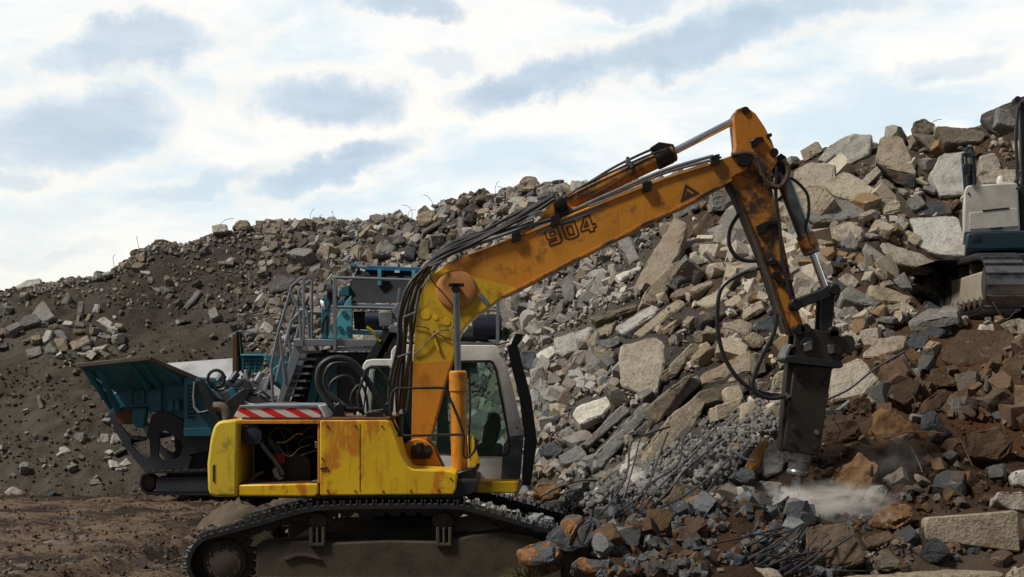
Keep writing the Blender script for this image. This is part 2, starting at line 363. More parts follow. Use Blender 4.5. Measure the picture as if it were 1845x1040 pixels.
ZONE = [  # (px, py, radius) -> earth colour, some darkened for gap shade, blended by distance
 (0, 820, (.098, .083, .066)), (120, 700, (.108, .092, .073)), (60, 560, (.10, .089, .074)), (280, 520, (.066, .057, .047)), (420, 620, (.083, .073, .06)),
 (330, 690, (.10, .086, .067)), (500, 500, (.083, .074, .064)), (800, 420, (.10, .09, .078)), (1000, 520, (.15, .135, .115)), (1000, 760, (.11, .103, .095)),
 (1180, 600, (.075, .068, .06)), (1400, 600, (.07, .058, .046)), (1250, 700, (.06, .055, .05)), (1380, 480, (.13, .085, .05)), (1600, 450, (.085, .062, .043)), (1560, 600, (.11, .066, .037)),  # soil among the middle slabs darkened to stand for deep shaded gaps
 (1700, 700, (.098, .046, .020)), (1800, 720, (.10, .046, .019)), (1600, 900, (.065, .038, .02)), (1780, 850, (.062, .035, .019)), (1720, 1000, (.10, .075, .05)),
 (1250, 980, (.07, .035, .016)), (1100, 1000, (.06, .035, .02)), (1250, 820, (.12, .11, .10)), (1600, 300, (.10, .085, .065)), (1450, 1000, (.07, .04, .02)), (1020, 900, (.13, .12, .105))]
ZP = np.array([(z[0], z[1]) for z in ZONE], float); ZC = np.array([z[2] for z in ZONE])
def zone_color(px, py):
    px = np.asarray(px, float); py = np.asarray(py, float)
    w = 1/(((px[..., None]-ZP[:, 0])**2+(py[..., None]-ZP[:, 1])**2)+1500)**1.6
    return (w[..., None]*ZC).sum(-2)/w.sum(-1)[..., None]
def smooth01(x): x = np.clip(x, 0, 1); return x*x*(3-2*x)
BUMPAMP = .30
def dz_pile(x, y, z):
    a = fbm(x, y, z, .45, 4)*.20+fbm(x+9, y, z, 1.5, 4)*.12+abs(fbm(x, y+7, z, 3.4, 3))*.10
    c = P(1433, 905, 18.15); a -= .60*math.exp(-((x-c.x)**2+(y-c.y+.25)**2)/.5**2)      # the hollow the chisel has broken
    w = float(smooth01((x-6.9)/.6)*smooth01((y-22.3)/.8)*smooth01((27.6-y)/.8))                # shelf levelled for the white machine
    return a*(1-w)+w*min(.1, 3.58-z)
COLS = np.r_[np.arange(-1500, -60, 40), np.arange(-60, 1910, 7.5), np.arange(1910, 2900, 30)]
def build_pile():
    nv = len(COLS); G = np.zeros((nv, NT_ROW, 3)); colr = np.zeros((nv, NT_ROW, 3))
    for i, px in enumerate(COLS):
        d, z = profile(px); x = (px-CX)*d/FPX
        for j in range(NT_ROW):
            h = dz_pile(x[j], d[j], z[j]); k = min(1, j/12)
            G[i, j] = (x[j], d[j], z[j]+h*k)
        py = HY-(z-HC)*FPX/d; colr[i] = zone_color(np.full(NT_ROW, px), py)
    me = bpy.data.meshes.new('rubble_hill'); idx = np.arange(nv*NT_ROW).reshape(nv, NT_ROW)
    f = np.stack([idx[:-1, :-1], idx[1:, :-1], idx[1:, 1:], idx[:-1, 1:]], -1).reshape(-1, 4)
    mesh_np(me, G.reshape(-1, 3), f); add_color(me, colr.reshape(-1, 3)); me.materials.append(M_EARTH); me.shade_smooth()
    o = bpy.data.objects.new('hill', me); C.objects.link(o); kind(o, 'structure'); o['label'] = 'long hill of earth and demolition rubble'
    return G
def mesh_np(me, v, f):
    v = np.asarray(v, np.float32); f = np.asarray(f, np.int32); k = f.shape[1]
    me.vertices.add(len(v)); me.vertices.foreach_set('co', v.ravel())
    me.loops.add(f.size); me.loops.foreach_set('vertex_index', f.ravel())
    me.polygons.add(len(f)); me.polygons.foreach_set('loop_start', np.arange(0, f.size, k, dtype=np.int32))
    me.update(calc_edges=True); me.validate()
PILE = build_pile()

PROJ_PX = CX+PILE[..., 0]*FPX/PILE[..., 1]; PROJ_PY = HY-(PILE[..., 2]-HC)*FPX/PILE[..., 1]
def surf(px, py):
    """first point of the pile met by the sight line through a photo pixel, and the slope normal there"""
    i = int(np.clip(np.searchsorted(COLS, px), 1, len(COLS)-2)); rows = PROJ_PY[i]
    k = np.argmax(rows[:int(NT_ROW*.93)] <= py)
    if rows[k] > py: k = int(NT_ROW*.9)
    k = max(1, min(k, NT_ROW-3)); r0, r1 = rows[k-1], rows[k]
    f = 0 if abs(r1-r0) < 1e-6 else min(1, max(0, (py-r0)/(r1-r0)))
    a = PILE[i, k-1]*(1-f)+PILE[i, k]*f; a = a.copy(); a[0] = (px-CX)*a[1]/FPX
    k2, k1 = min(k+5, NT_ROW-1), max(k-5, 0); i2, i1 = min(i+3, len(COLS)-1), max(i-3, 0)
    n = Vector(PILE[i2, k]-PILE[i1, k]).cross(Vector(PILE[i, k2]-PILE[i, k1])).normalized()
    if n.z < 0: n = -n
    return Vector(a), n

# ------------------------------------------------------------------ ground: one sheet to the horizon, rutted mud close by
def ground_mat():
    m, t, b = new_mat('mud'); o = t.node('ShaderNodeNewGeometry').outputs['Position']
    mp = t.node('ShaderNodeMapping'); t.l.new(o, mp.inputs[0]); mp.inputs['Scale'].default_value = (.9, 1.7, 1); mp.inputs['Rotation'].default_value = (0, 0, R(-20))
    a = t.noise(mp.outputs[0], .55, 8, .62, .7); f = t.noise(o, 5, 9, .7, .2); g = t.noise(o, 30, 5, .7)
    c = t.mix(t.step(a, .40, .58), (.042, .026, .016), (.23, .158, .10))
    c = t.mix(t.math('MULTIPLY', t.step(f, .52, .72), .65), c, (.040, .024, .014))
    c = t.mix(t.math('MULTIPLY', t.step(g, .56, .74), .35), c, (.20, .15, .105))
    wn = t.noise(mp.outputs[0], 1.15, 5, .6, .4)
    wet = t.step(wn, .565, .60)
    c = t.mix(t.math('MULTIPLY', wet, .5), c, (.05, .035, .026))
    t.l.new(c, b.inputs['Base Color'])
    t.l.new(t.math('SUBTRACT', .92, t.math('MULTIPLY', wet, .72)), b.inputs['Roughness']); b.inputs['Specular IOR Level'].default_value = .35
    hgt = t.math('MULTIPLY', t.math('ADD', f, t.math('MULTIPLY', g, .35)), t.math('SUBTRACT', 1.0, t.math('MULTIPLY', wet, .85)))
    bump(t, b, hgt, 1.0, .16); return m
M_MUD = ground_mat()
def ground_z(x, y):
    """ruts run away to the left of the machine; ridges of churned mud beside them"""
    k = float(smooth01((abs(x)-60)/-40)) if abs(x) > 20 else 1.0
    if y > 60 or y < 4: return 0.0
    z = fbm(x, y, 0, .35, 3)*.10+fbm(x, y, 5, 1.6, 4)*.065+abs(fbm(x, y, 8, 3.6, 4))*.06
    s = x+4.9-(y-20)*.10+fbm(x, y, 3, .2, 2)*.5            # distance across the two wheel tracks
    for c0 in (-1.2, .9, 2.6): z -= .24*math.exp(-((s-c0)/.30)**2); z += .20*math.exp(-((s-c0-.55)/.22)**2)+.03*math.sin(y*30+2*s)*math.exp(-((s-c0)/.34)**4)
    return z*k
def build_ground():
    xs = np.r_[-600, -250, -120, -70, -45, -32, np.arange(-24, -10, .5), np.arange(-10, -1.0, .085), np.arange(-1.0, 8, .4), np.arange(8, 24, 1.5), 32, 45, 70, 120, 250, 600]
    ys = np.r_[-300, -120, -50, -20, -5, 2, 6, 10, np.arange(13, 17.5, .5), np.arange(17.5, 27, .085), np.arange(27, 36, .16), np.arange(36, 48, 2), 60, 90, 150, 300, 800, 2000]
    X, Y = np.meshgrid(xs, ys, indexing='ij'); Z = np.array([[ground_z(x, y) for y in ys] for x in xs])
    idx = np.arange(X.size).reshape(X.shape); f = np.stack([idx[:-1, :-1], idx[1:, :-1], idx[1:, 1:], idx[:-1, 1:]], -1).reshape(-1, 4)
    me = bpy.data.meshes.new('ground'); mesh_np(me, np.stack([X, Y, Z], -1).reshape(-1, 3), f); me.materials.append(M_MUD); me.shade_smooth()
    o = bpy.data.objects.new('ground', me); C.objects.link(o); kind(o, 'structure')
build_ground()

# small heap of pale gravel on the mud behind the big machine's track
def gravel_heap(px, py, D, rx, h):
    c = P(px, py, D); c.z = 0; n, k = 40, 14; v = [(c.x, c.y, h)]; f = []
    for i in range(1, k+1):
        for j in range(n):
            a = 2*math.pi*j/n; r = rx*i/k; zz = h*(1-smooth01(i/k*.95)); x, y = c.x+r*math.cos(a), c.y+r*.9*math.sin(a)
            v.append((x, y, zz-.06-.45*(i/k)**6+fbm(x, y, zz, 1.6, 4)*.16+abs(fbm(x, y, zz, 5, 3))*.05))
    for j in range(n): f.append((0, 1+j, 1+(j+1) % n))
    for i in range(k-1):
        for j in range(n): f.append((1+i*n+j, 1+(i+1)*n+j, 1+(i+1)*n+(j+1) % n, 1+i*n+(j+1) % n))
    me = bpy.data.meshes.new('gravel_heap'); me.from_pydata(v, [], f); add_color(me, np.tile((.17, .135, .10), (len(v), 1))); me.materials.append(M_EARTH); me.shade_smooth()
    o = bpy.data.objects.new('gravel_heap', me); C.objects.link(o); tag(o, 'small smooth heap of pale grit on the mud behind the yellow excavator\'s track', 'gravel heap')
gravel_heap(430, 938, 25.0, 1.0, .62)

# ------------------------------------------------------------------ stones
def rock_points(rng, style):
    """corners of a broken block: a box with every corner pulled in, some of them snapped off"""
    if style == 'slab': d = (1, rng.uniform(.55, .85), rng.uniform(.16, .30))
    elif style == 'block': d = (1, rng.uniform(.6, .9), rng.uniform(.5, .75))
    elif style == 'beam': d = (1, rng.uniform(.26, .38), rng.uniform(.20, .34))
    else: d = (1, rng.uniform(.65, 1), rng.uniform(.5, .85))
    p = []; j = .42 if style == 'chunk' else .24
    for sx in (-1, 1):
        for sy in (-1, 1):
            for sz in (-1, 1):
                c = [sx*rng.uniform(1-j, 1), sy*rng.uniform(1-j, 1), sz*rng.uniform(1-j*.6, 1)]
                if rng.random() < (.55 if style == 'chunk' else .4):
                    for k in range(3): q = list(c); q[k] *= rng.uniform(.1, .7); p.append([a*b for a, b in zip(q, d)])
                else: p.append([a*b for a, b in zip(c, d)])
    return p
def rock_mesh(name, seed, style, detail=2, rough=.06, mat=None):
    rng = random.Random(seed); bm = bmesh.new()
    for p in rock_points(rng, style): bm.verts.new(p)
    r = bmesh.ops.convex_hull(bm, input=bm.verts)
    bmesh.ops.delete(bm, geom=[g for g in r['geom_interior'] if isinstance(g, bmesh.types.BMVert)], context='VERTS')
    bmesh.ops.dissolve_limit(bm, angle_limit=R(9), verts=bm.verts, edges=bm.edges)
    rough_up(bm, .03, detail, rough, seed, .25, 1.9)
    me = bpy.data.meshes.new(name); bm.to_mesh(me); bm.free(); me.shade_smooth(); me.set_sharp_from_angle(angle=R(17))
    if mat: me.materials.append(mat)
    return me
def rough_up(bm, bev, detail, rough, seed, maxlen, scale=1.6):
    """chip the edges, then break every face into small facets"""
    if bev:
        ed = [e for e in bm.edges if len(e.link_faces) == 2 and e.calc_face_angle(0) > R(20)]
        try: bmesh.ops.bevel(bm, geom=ed, offset=bev, segments=1, affect='EDGES', clamp_overlap=True)
        except Exception: pass
    bmesh.ops.triangulate(bm, faces=bm.faces)
    L = maxlen
    for k in range(detail+3):
        ed = [e for e in bm.edges if e.calc_length() > L]
        if not ed or len(bm.verts) > 2500: break
        bmesh.ops.subdivide_edges(bm, edges=ed, cuts=1, use_grid_fill=False); bmesh.ops.triangulate(bm, faces=bm.faces)
    bm.normal_update(); o = Vector((seed*3.17 % 50, seed*7.31 % 50, seed*1.7 % 50))
    for v in bm.verts:
        q1 = noise.noise(v.co*scale+o); q2 = noise.noise(v.co*scale*3.1+o); q3 = noise.noise(v.co*scale*8+o); q1 -= abs(noise.noise(v.co*scale*2.1+o*2))*.9
        edge = max((e.calc_face_angle(0) for e in v.link_edges if len(e.link_faces) == 2), default=0)
        v.co += v.normal*(rough*(q1*.75+q2*.4+q3*.2)-(rough*1.0*max(0, q2+.15) if edge > .5 else 0))
    bmesh.ops.recalc_face_normals(bm, faces=bm.faces)

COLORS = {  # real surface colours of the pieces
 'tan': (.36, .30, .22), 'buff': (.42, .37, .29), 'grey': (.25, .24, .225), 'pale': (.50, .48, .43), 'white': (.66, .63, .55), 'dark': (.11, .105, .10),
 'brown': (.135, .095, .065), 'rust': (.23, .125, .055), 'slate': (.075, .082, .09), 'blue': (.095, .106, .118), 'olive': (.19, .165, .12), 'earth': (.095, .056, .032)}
CW = {'tan': 'tan', 'buff': 'buff', 'grey': 'grey', 'pale': 'pale grey', 'white': 'whitish', 'dark': 'dark grey', 'brown': 'brown', 'rust': 'rusty orange', 'slate': 'slate grey', 'blue': 'bluish grey', 'olive': 'drab', 'earth': 'earth-caked'}

def hero(nm, poly, col, pitch, yaw, th, label, mat=None, D=None, lift=.35, rough=.028, group=None, bev=.03, cat=None):
    """one big broken piece: its main face is the traced outline laid on a plane tilted by pitch (0 faces the camera, 90 faces up) and yaw, at the place on the pile where it lies"""
    cx = sum(p[0] for p in poly)/len(poly); cy = sum(p[1] for p in poly)/len(poly)
    n = Vector((math.sin(R(yaw))*math.cos(R(pitch)), -math.cos(R(yaw))*math.cos(R(pitch)), math.sin(R(pitch))))
    if D is None: c = surf(cx, cy)[0]; D = c.y-th*lift
    E = Vector((0, 0, HC)); bed = [surf(px, py)[0].y for px, py in poly]
    for again in (0, 1):
        a = P(cx, cy, D); pts = []
        for px, py in poly:
            d = P(px, py, 1.0)-E; s = n.dot(a-E)/n.dot(d); s = max(D-2.5, min(D+2.5, s)); pts.append(E+d*s)
        if again or mat in (M_FORE, M_SPLIT): break
        deep = sorted(p.y-b for p, b in zip(pts, bed)); D -= max(0.0, min(1.1, deep[int(len(deep)*.85)]+.06))   # bring it out of the bank
    org = a-n*th*.5; bm = bmesh.new(); k = len(pts); rng = random.Random(int(cx*7+cy*13))
    f0 = [bm.verts.new(p-org) for p in pts]; sh = Vector((rng.uniform(-.06, .06), rng.uniform(-.04, .04), rng.uniform(-.06, .06)))*th*2
    f1 = [bm.verts.new(p-n*th-org+sh+(a-p)*rng.uniform(-.02, .10)) for p in pts]
    bm.faces.new(f0); bm.faces.new(f1[::-1])
    for i in range(k): bm.faces.new((f0[(i+1) % k], f0[i], f1[i], f1[(i+1) % k]))
    bmesh.ops.recalc_face_normals(bm, faces=bm.faces)
    size = max((p-a).length for p in pts)
    rough_up(bm, min(bev, th*.2, size*.12), 2, min(rough, th*.2), int(cx+cy*3), max(.045, size*.105), 1.6)
    me = bpy.data.meshes.new(nm); bm.to_mesh(me); bm.free(); me.shade_smooth(); me.set_sharp_from_angle(angle=R(17)); me.materials.append(mat or M_CONC)
    o = bpy.data.objects.new(nm, me); C.objects.link(o); o.location = org
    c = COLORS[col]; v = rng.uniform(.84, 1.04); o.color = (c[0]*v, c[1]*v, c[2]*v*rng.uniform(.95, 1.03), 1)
    tag(o, label, cat or nm.replace('_', ' '), group); HERO.append((cx, cy, label)); mark(poly); return o
HERO = []
MASK = np.zeros((1100, 1900), bool)
def mark(poly):
    p = np.array(poly, float); x0, y0 = np.maximum(p.min(0).astype(int)-1, 0); x1, y1 = p.max(0).astype(int)+2
    X, Y = np.meshgrid(np.arange(x0, min(x1, 1900)), np.arange(y0, min(y1, 1100))); c = np.zeros(X.shape, bool); j = len(p)-1
    for i in range(len(p)):
        d = p[j, 1]-p[i, 1]
        if d: c ^= ((p[i, 1] > Y) != (p[j, 1] > Y)) & (X < (p[j, 0]-p[i, 0])*(Y-p[i, 1])/d+p[i, 0])
        j = i
    MASK[y0:min(y1, 1100), x0:min(x1, 1900)] |= c
def masked(x, y): return 0 <= x < 1900 and 0 <= y < 1100 and MASK[int(y), int(x)]

def scatter(name, label, mat, seed, spots, variants, round_=False):
    """uncountable small stones as one mesh; spots: list of (point, normal, size, colour)"""
    rng = np.random.default_rng(seed); V = []; F = []; K = []; b = 0
    for p, n, s, c in spots:
        v, f = variants[rng.integers(len(variants))]
        qq = rng.normal(size=4); qq /= np.linalg.norm(qq); w, x, y, z = qq
        m = np.array([[1-2*(y*y+z*z), 2*(x*y-z*w), 2*(x*z+y*w)], [2*(x*y+z*w), 1-2*(x*x+z*z), 2*(y*z-x*w)], [2*(x*z-y*w), 2*(y*z+x*w), 1-2*(x*x+y*y)]])
        V.append((v*s)@m.T+np.array(p)); F.append(f+b); K.append(np.tile(c, (len(v), 1))); b += len(v)
    me = bpy.data.meshes.new(name); mesh_np(me, np.concatenate(V), np.concatenate(F)); add_color(me, np.concatenate(K)); me.materials.append(mat)
    (me.shade_smooth if round_ else me.shade_flat)(); o = bpy.data.objects.new(name, me); C.objects.link(o); kind(o, 'stuff'); o['label'] = label; return o
def small_variants(n, seed, styles, fine=False):
    out = []
    for i in range(n):
        rng = random.Random(seed+i); bm = bmesh.new()
        for p in ([(Vector((rng.gauss(0, 1), rng.gauss(0, 1), rng.gauss(0, 1))).normalized()*rng.uniform(.75, 1)).to_tuple() for _ in range(18)] if fine else rock_points(rng, styles[i % len(styles)])): bm.verts.new(p)
        r = bmesh.ops.convex_hull(bm, input=bm.verts)
        bmesh.ops.delete(bm, geom=[g for g in r['geom_interior'] if isinstance(g, bmesh.types.BMVert)], context='VERTS')
        if fine: bmesh.ops.scale(bm, vec=(1, .85, .7), verts=bm.verts)
        bmesh.ops.triangulate(bm, faces=bm.faces); bm.verts.index_update()
        out.append((np.array([v.co[:] for v in bm.verts]), np.array([[v.index for v in f.verts] for f in bm.faces]))); bm.free()
    return out
# ------------------------------------------------------------------ yellow excavator with the breaker hammer
EXD = 18.15                                         # the boom's plane
EXO = P(690, 0, EXD); EXO.z = 0
def rel(px, py, D): p = P(px, py, D)-EXO; return p.x, p.z
def halfplane(a, b, D, side):                       # line through two photo points; positive on the side of the third
    (x0, z0), (x1, z1), (sx, sz) = rel(*a, D), rel(*b, D), rel(*side, D)
    A, B = z1-z0, -(x1-x0); L = math.hypot(A, B); A /= L; B /= L; Cc = -(A*x0+B*z0)
    if A*sx+B*sz+Cc < 0: A, B, Cc = -A, -B, -Cc
    return A, B, Cc
YEL = (.86, .54, .008); ORA = (.74, .275, .016); DORA = (.42, .135, .008)
M_YEL = paint('yellow paint', [YEL], .9, .55, 1.5, blot0=.57)
M_CWT = paint('lit pale yellow paint', [(.84, .60, .04)], .12, .5, 1.6)  # paler yellow: light on the counterweight's rear face put into its colour
M_ORA = paint('orange paint', [ORA], .25, .6, 1.8)
M_BOSS = paint('faded salmon paint', [(.60, .25, .075)], .1, .7, 1.6, .6, blot0=.53)
M_ARM = paint('grimy orange paint', [(.52, .185, .012)], .3, 1.0, 1.3, .5, blot0=.42)
M_BOOM = paint('boom paint', [(.74, .285, .018)], .25, .62, 1.5, .42, dirt=(2.0, 6.0, .8), lines=[
    halfplane((790, 483), (930, 518), EXD-.24, (830, 600))+((.74, .46, .014),),
    halfplane((742, 655), (846, 648), EXD-.24, (780, 760))+(ORA,)])
M_STEEL = simple('worn steel', (.30, .30, .31), .38, .85, .65, 6)
M_TRACK = simple('track steel', (.27, .265, .26), .38, .7, .7, 5, (.04, .03, .022))
M_DIRTY = simple('muddy steel', (.080, .064, .047), .85, .0, .85, 1.9, (.03, .022, .016), .3, .5)
M_BLACK = simple('black steel', (.018, .018, .02), .5, .2, .3, 8, (.05, .045, .04))
M_HOSE = simple('rubber hose', (.014, .0145, .017), .42, 0, .3, 12, (.05, .045, .04))
M_BHOSE = simple('brown ribbed hose', (.075, .048, .028), .55, 0, .4, 10)
M_CHROME = simple('chrome rod', (.75, .76, .78), .18, 1.0, .12, 6, (.3, .3, .3), .5, .02)
M_ROD = simple('dull rod', (.22, .235, .245), .4, .8, .5, 6)
M_GREYP = simple('grey paint', (.17, .19, .215), .45, .1, .5, 3)
M_WHITE = simple('white cab paint', (.84, .85, .84), .4, 0, .45, 2.2, (.16, .14, .115))
M_CABD = simple('scuffed dark cab paint', (.045, .062, .07), .45, 0, .8, 5, (.22, .25, .26))
M_GREASE = simple('greasy black', (.013, .012, .011), .33, .3, .5, 6, (.05, .035, .02))
M_HAM = simple('oily brown steel', (.052, .043, .034), .42, .45, .7, 3.2, (.018, .015, .013))
M_FILT = simple('blue black canister', (.020, .024, .048), .45, 0, .4, 6)
M_INT = simple('dark interior', (.012, .012, .012), .8)
M_CABLE = simple('dusty cable', (.05, .05, .052), .6)
M_RED = simple('red valve', (.22, .015, .012), .5)
M_SEAT = simple('seat cloth', (.02, .03, .028), .9)
M_RUSTY = simple('rusty iron', (.14, .065, .03), .85, .1, .6, 4, (.04, .025, .018), .3, .4)
def glass_mat():
    m, t, b = new_mat('cab glass'); b.inputs['Base Color'].default_value = (.02, .05, .045, 1); b.inputs['Roughness'].default_value = .04; b.inputs['Specular IOR Level'].default_value = .75
    out = t.n['Material Output']; tr = t.node('ShaderNodeBsdfTransparent'); tr.inputs[0].default_value = (.84, .93, .90, 1)
    mx = t.node('ShaderNodeMixShader'); mx.inputs[0].default_value = .18; t.l.new(tr.outputs[0], mx.inputs[1]); t.l.new(b.outputs[0], mx.inputs[2]); t.l.new(mx.outputs[0], out.inputs[0]); return m
M_GLASS = glass_mat()
def stripes_mat():
    m, t, b = new_mat('hazard stripes'); o = t.node('ShaderNodeTexCoord').outputs['Object']; sp = t.node('ShaderNodeSeparateXYZ'); t.l.new(o, sp.inputs[0])
    x0, z0 = rel(431, 754, 17.25); w = 45*17.25/FPX
    s = t.math('FRACT', t.math('ADD', t.math('DIVIDE', t.math('ADD', t.math('SUBTRACT', sp.outputs[0], x0), t.math('MULTIPLY', t.math('SUBTRACT', sp.outputs[2], z0), 1.95)), w), 40.0-.05))
    c = t.mix(t.math('GREATER_THAN', s, .5), (.60, .62, .60), (.62, .018, .02))
    g = t.noise(o, 9, 6, .65); c = t.mix(t.math('MULTIPLY', t.step(g, .55, .72), .5), c, (.30, .28, .2)); t.l.new(c, b.inputs['Base Color']); b.inputs['Roughness'].default_value = .4; return m

EX = thing('excavator', 'big weathered yellow and orange tracked excavator with a hydraulic breaker on its arm', 'excavator', EXO)

# --- tracks
def resample(pts, step):
    pts = [Vector((p[0], p[1])) for p in pts]; pts.append(pts[0]); L = [0]
    for a, b in zip(pts, pts[1:]): L.append(L[-1]+(b-a).length)
    n = max(8, int(round(L[-1]/step))); out = []
    for k in range(n):
        s = L[-1]*k/n; i = max(0, min(len(pts)-2, int(np.searchsorted(L, s, side='right')-1)))
        f = (s-L[i])/(L[i+1]-L[i]); out.append(pts[i].lerp(pts[i+1], f))
    return out
def track_loop(mb, path, y0, y1, pitch=.19, tooth=.045, thick=.05, bars=3):
    """endless chain of grousered shoes: closed band whose outer profile carries a groove and ribs for every shoe"""
    prof = [(0.0, -.02), (.04, -.02), (.05, .0)]
    for k in range(bars):
        c = .12+(.80/(max(1, bars-1)))*k if bars > 1 else .88
        prof += [(c-.045, .002), (c-.03, tooth), (c+.03, tooth), (c+.045, .002)]
    prof = sorted([p for p in prof if p[0] < .99]+[(.97, .0), (.985, -.02)])
    mm = resample(path, pitch/40); n = len(mm); ns = int(round(n/40)); O = []; I = []
    area = sum(mm[i].x*mm[(i+1) % n].y-mm[(i+1) % n].x*mm[i].y for i in range(n)); sg = 1 if area < 0 else -1
    for s in range(ns):
        for u, h in prof:
            k = (s+u)/ns*n; i = int(k) % n; j = (i+1) % n; p = mm[i].lerp(mm[j], k-int(k))
            tg = (mm[(i+8) % n]-mm[i-8]); tg.normalize(); nr = Vector((-tg.y, tg.x))*sg
            O.append(p+nr*h); I.append(p-nr*thick)
    mb.strip(O, I, y0, y1, two=True); return mb
def link_loop(mb, path, y0, y1, pitch=.19):
    mm = resample(path, pitch/8); n = len(mm); O = []; I = []
    area = sum(mm[i].x*mm[(i+1) % n].y-mm[(i+1) % n].x*mm[i].y for i in range(n)); sg = 1 if area < 0 else -1
    for i in range(n):
        tg = mm[(i+2) % n]-mm[i-2]; tg.normalize(); nr = Vector((-tg.y, tg.x))*sg
        O.append(mm[i]-nr*.045); I.append(mm[i]-nr*(.15 if i % 8 < 5 else .115))
    return mb.strip(O, I, y0, y1)
def smooth_path(pts, n=6):
    k = len(pts); out = []
    for i in range(k):
        a, b, c, d = [Vector(pts[(i+j-1) % k]) for j in range(4)]
        for m in range(n):
            t = m/n; out.append(.5*((2*b)+(c-a)*t+(2*a-5*b+4*c-d)*t*t+(3*b-a-3*c+d)*t**3))
    return out
def make_track(y0, y1, D, px_shift=0, cover=True):
    pp = [(338, 1020), (345, 990), (365, 968), (400, 957), (470, 938), (520, 923), (570, 912), (640, 909), (720, 908), (800, 908), (830, 910), (870, 919), (930, 936), (1000, 955), (1040, 966), (1062, 985), (1070, 1015), (1064, 1045), (1040, 1066), (1000, 1072), (800, 1076), (600, 1076), (440, 1074), (385, 1066), (352, 1048)]
    path = smooth_path([V2([(p[0]+px_shift, p[1])], 17.0)[0] for p in pp], 5)
    ch = track_loop(MB(), path, y0, y1).build('track_chain', [M_TRACK, M_BLACK], EX); link_loop(MB(), path, y0+.2, y1-.2).build('link_chain', M_GREASE, EX)  # black second material paints shade on the chain's sides and inside
    inner = [Vector(p) for p in path]; cen = sum(inner, Vector((0, 0)))/len(inner)
    f = MB().prism([(462, 1050), (460, 985), (470, 976), (560, 974), (600, 978), (700, 974), (800, 976), (850, 964), (905, 958), (960, 966), (1010, 985), (1015, 1050)], 17.0, y0+.09, y1-.09)
    fr = f.build('track_frame', M_DIRTY, EX, .025)
    for cx in (572, 800):
        lug = MB(); lug.prism([(cx-14, 984), (cx-14, 950), (cx-8, 950), (cx-8, 978), (cx-2, 978), (cx-2, 950), (cx+2, 950), (cx+2, 978), (cx+8, 978), (cx+8, 950), (cx+14, 950), (cx+14, 984)], 17.0, y0+.05, y0+.13); lug.build('roller_bracket', M_DIRTY, fr, .008)
        p = P(cx, 940, 17.0); MB().lathe((p.x, y0+.08, p.z), (0, 1, 0), [(0, .03), (.01, .06), (.02, .10), (.12, .115), (.14, .15), (.3, .15), (.32, .115), (.42, .1)], 22).build('carrier_roller', M_DIRTY, EX, 0)
    for cx in (655,):                                # foot hold on the frame's face
        MB().prism([(510, 1006), (530, 998), (556, 998), (580, 1008), (572, 1008), (552, 1003), (534, 1003), (518, 1010)], 17.0, y0+.06, y0+.092).build('step_lip', M_DIRTY, fr, .004)
    MB().prism([(468, 1046), (468, 1040), (935, 1040), (935, 1046)], 17.0, y0+.05, y0+.091).build('guide_rail', M_STEEL, fr, .004)
    # sprocket with teeth and hub
    c = P(403, 1013, 17.0); tooth = []
    for k in range(22):
        a0 = 2*math.pi*k/22
        for u, r in ((0, .31), (.25, .375), (.55, .375), (.8, .31)): tooth.append((c.x+r*math.cos(a0+u*2*math.pi/22), c.z+r*math.sin(a0+u*2*math.pi/22)))
    sp = MB().prism_w([tooth], y0+.22, y0+.34).build('sprocket', M_DIRTY, EX, .006)
    MB()._lathe(Vector((c.x, y0+.05, c.z)), Vector((0, 1, 0)), [(0, .155), (.012, .18), (.012, .205), (.05, .215), (.06, .25), (.17, .27), (.18, .29), (.22, .29)], 32).build('hub', M_DIRTY, sp, 0)
    hb = MB()
    for k in range(10):
        a = 2*math.pi*k/10; hb.cyl((c.x+.185*math.cos(a), y0+.035, c.z+.185*math.sin(a)), (c.x+.185*math.cos(a), y0+.06, c.z+.185*math.sin(a)), .012, n=6)
    hb.build('hub_bolt', M_DIRTY, sp, 0)
    c2 = P(1005, 1016, 17.0); MB()._lathe(Vector((c2.x, y0+.12, c2.z)), Vector((0, 1, 0)), [(0, .08), (.02, .16), (.05, .26), (.08, .33), (.28, .33), (.31, .26), (.34, .1)], 28).build('idler', M_DIRTY, EX, 0)
    for cx in range(500, 990, 62):
        c3 = P(cx, 1052, 17.0); MB()._lathe(Vector((c3.x, y0+.12, c3.z)), Vector((0, 1, 0)), [(0, .06), (.02, .12), (.36, .12), (.38, .06)], 16).build('track_roller', M_DIRTY, EX, 0)
make_track(16.92, 17.52, 17.0)
make_track(19.35, 19.95, 17.0, 14)
cb = MB(); cb.prism([(520, 1030), (540, 962), (600, 945), (860, 945), (900, 962), (930, 1030)], 18.4, 17.45, 19.45); cb.build('carbody', M_DIRTY, EX, .03)
MB().lathe(P(735, 930, 18.4), (0, 0, 1), [(0, .62), (.08, .64), (.081, .58), (.16, .58), (.161, .64), (.26, .64)], 40).build('slewing_ring', M_BLACK, EX)
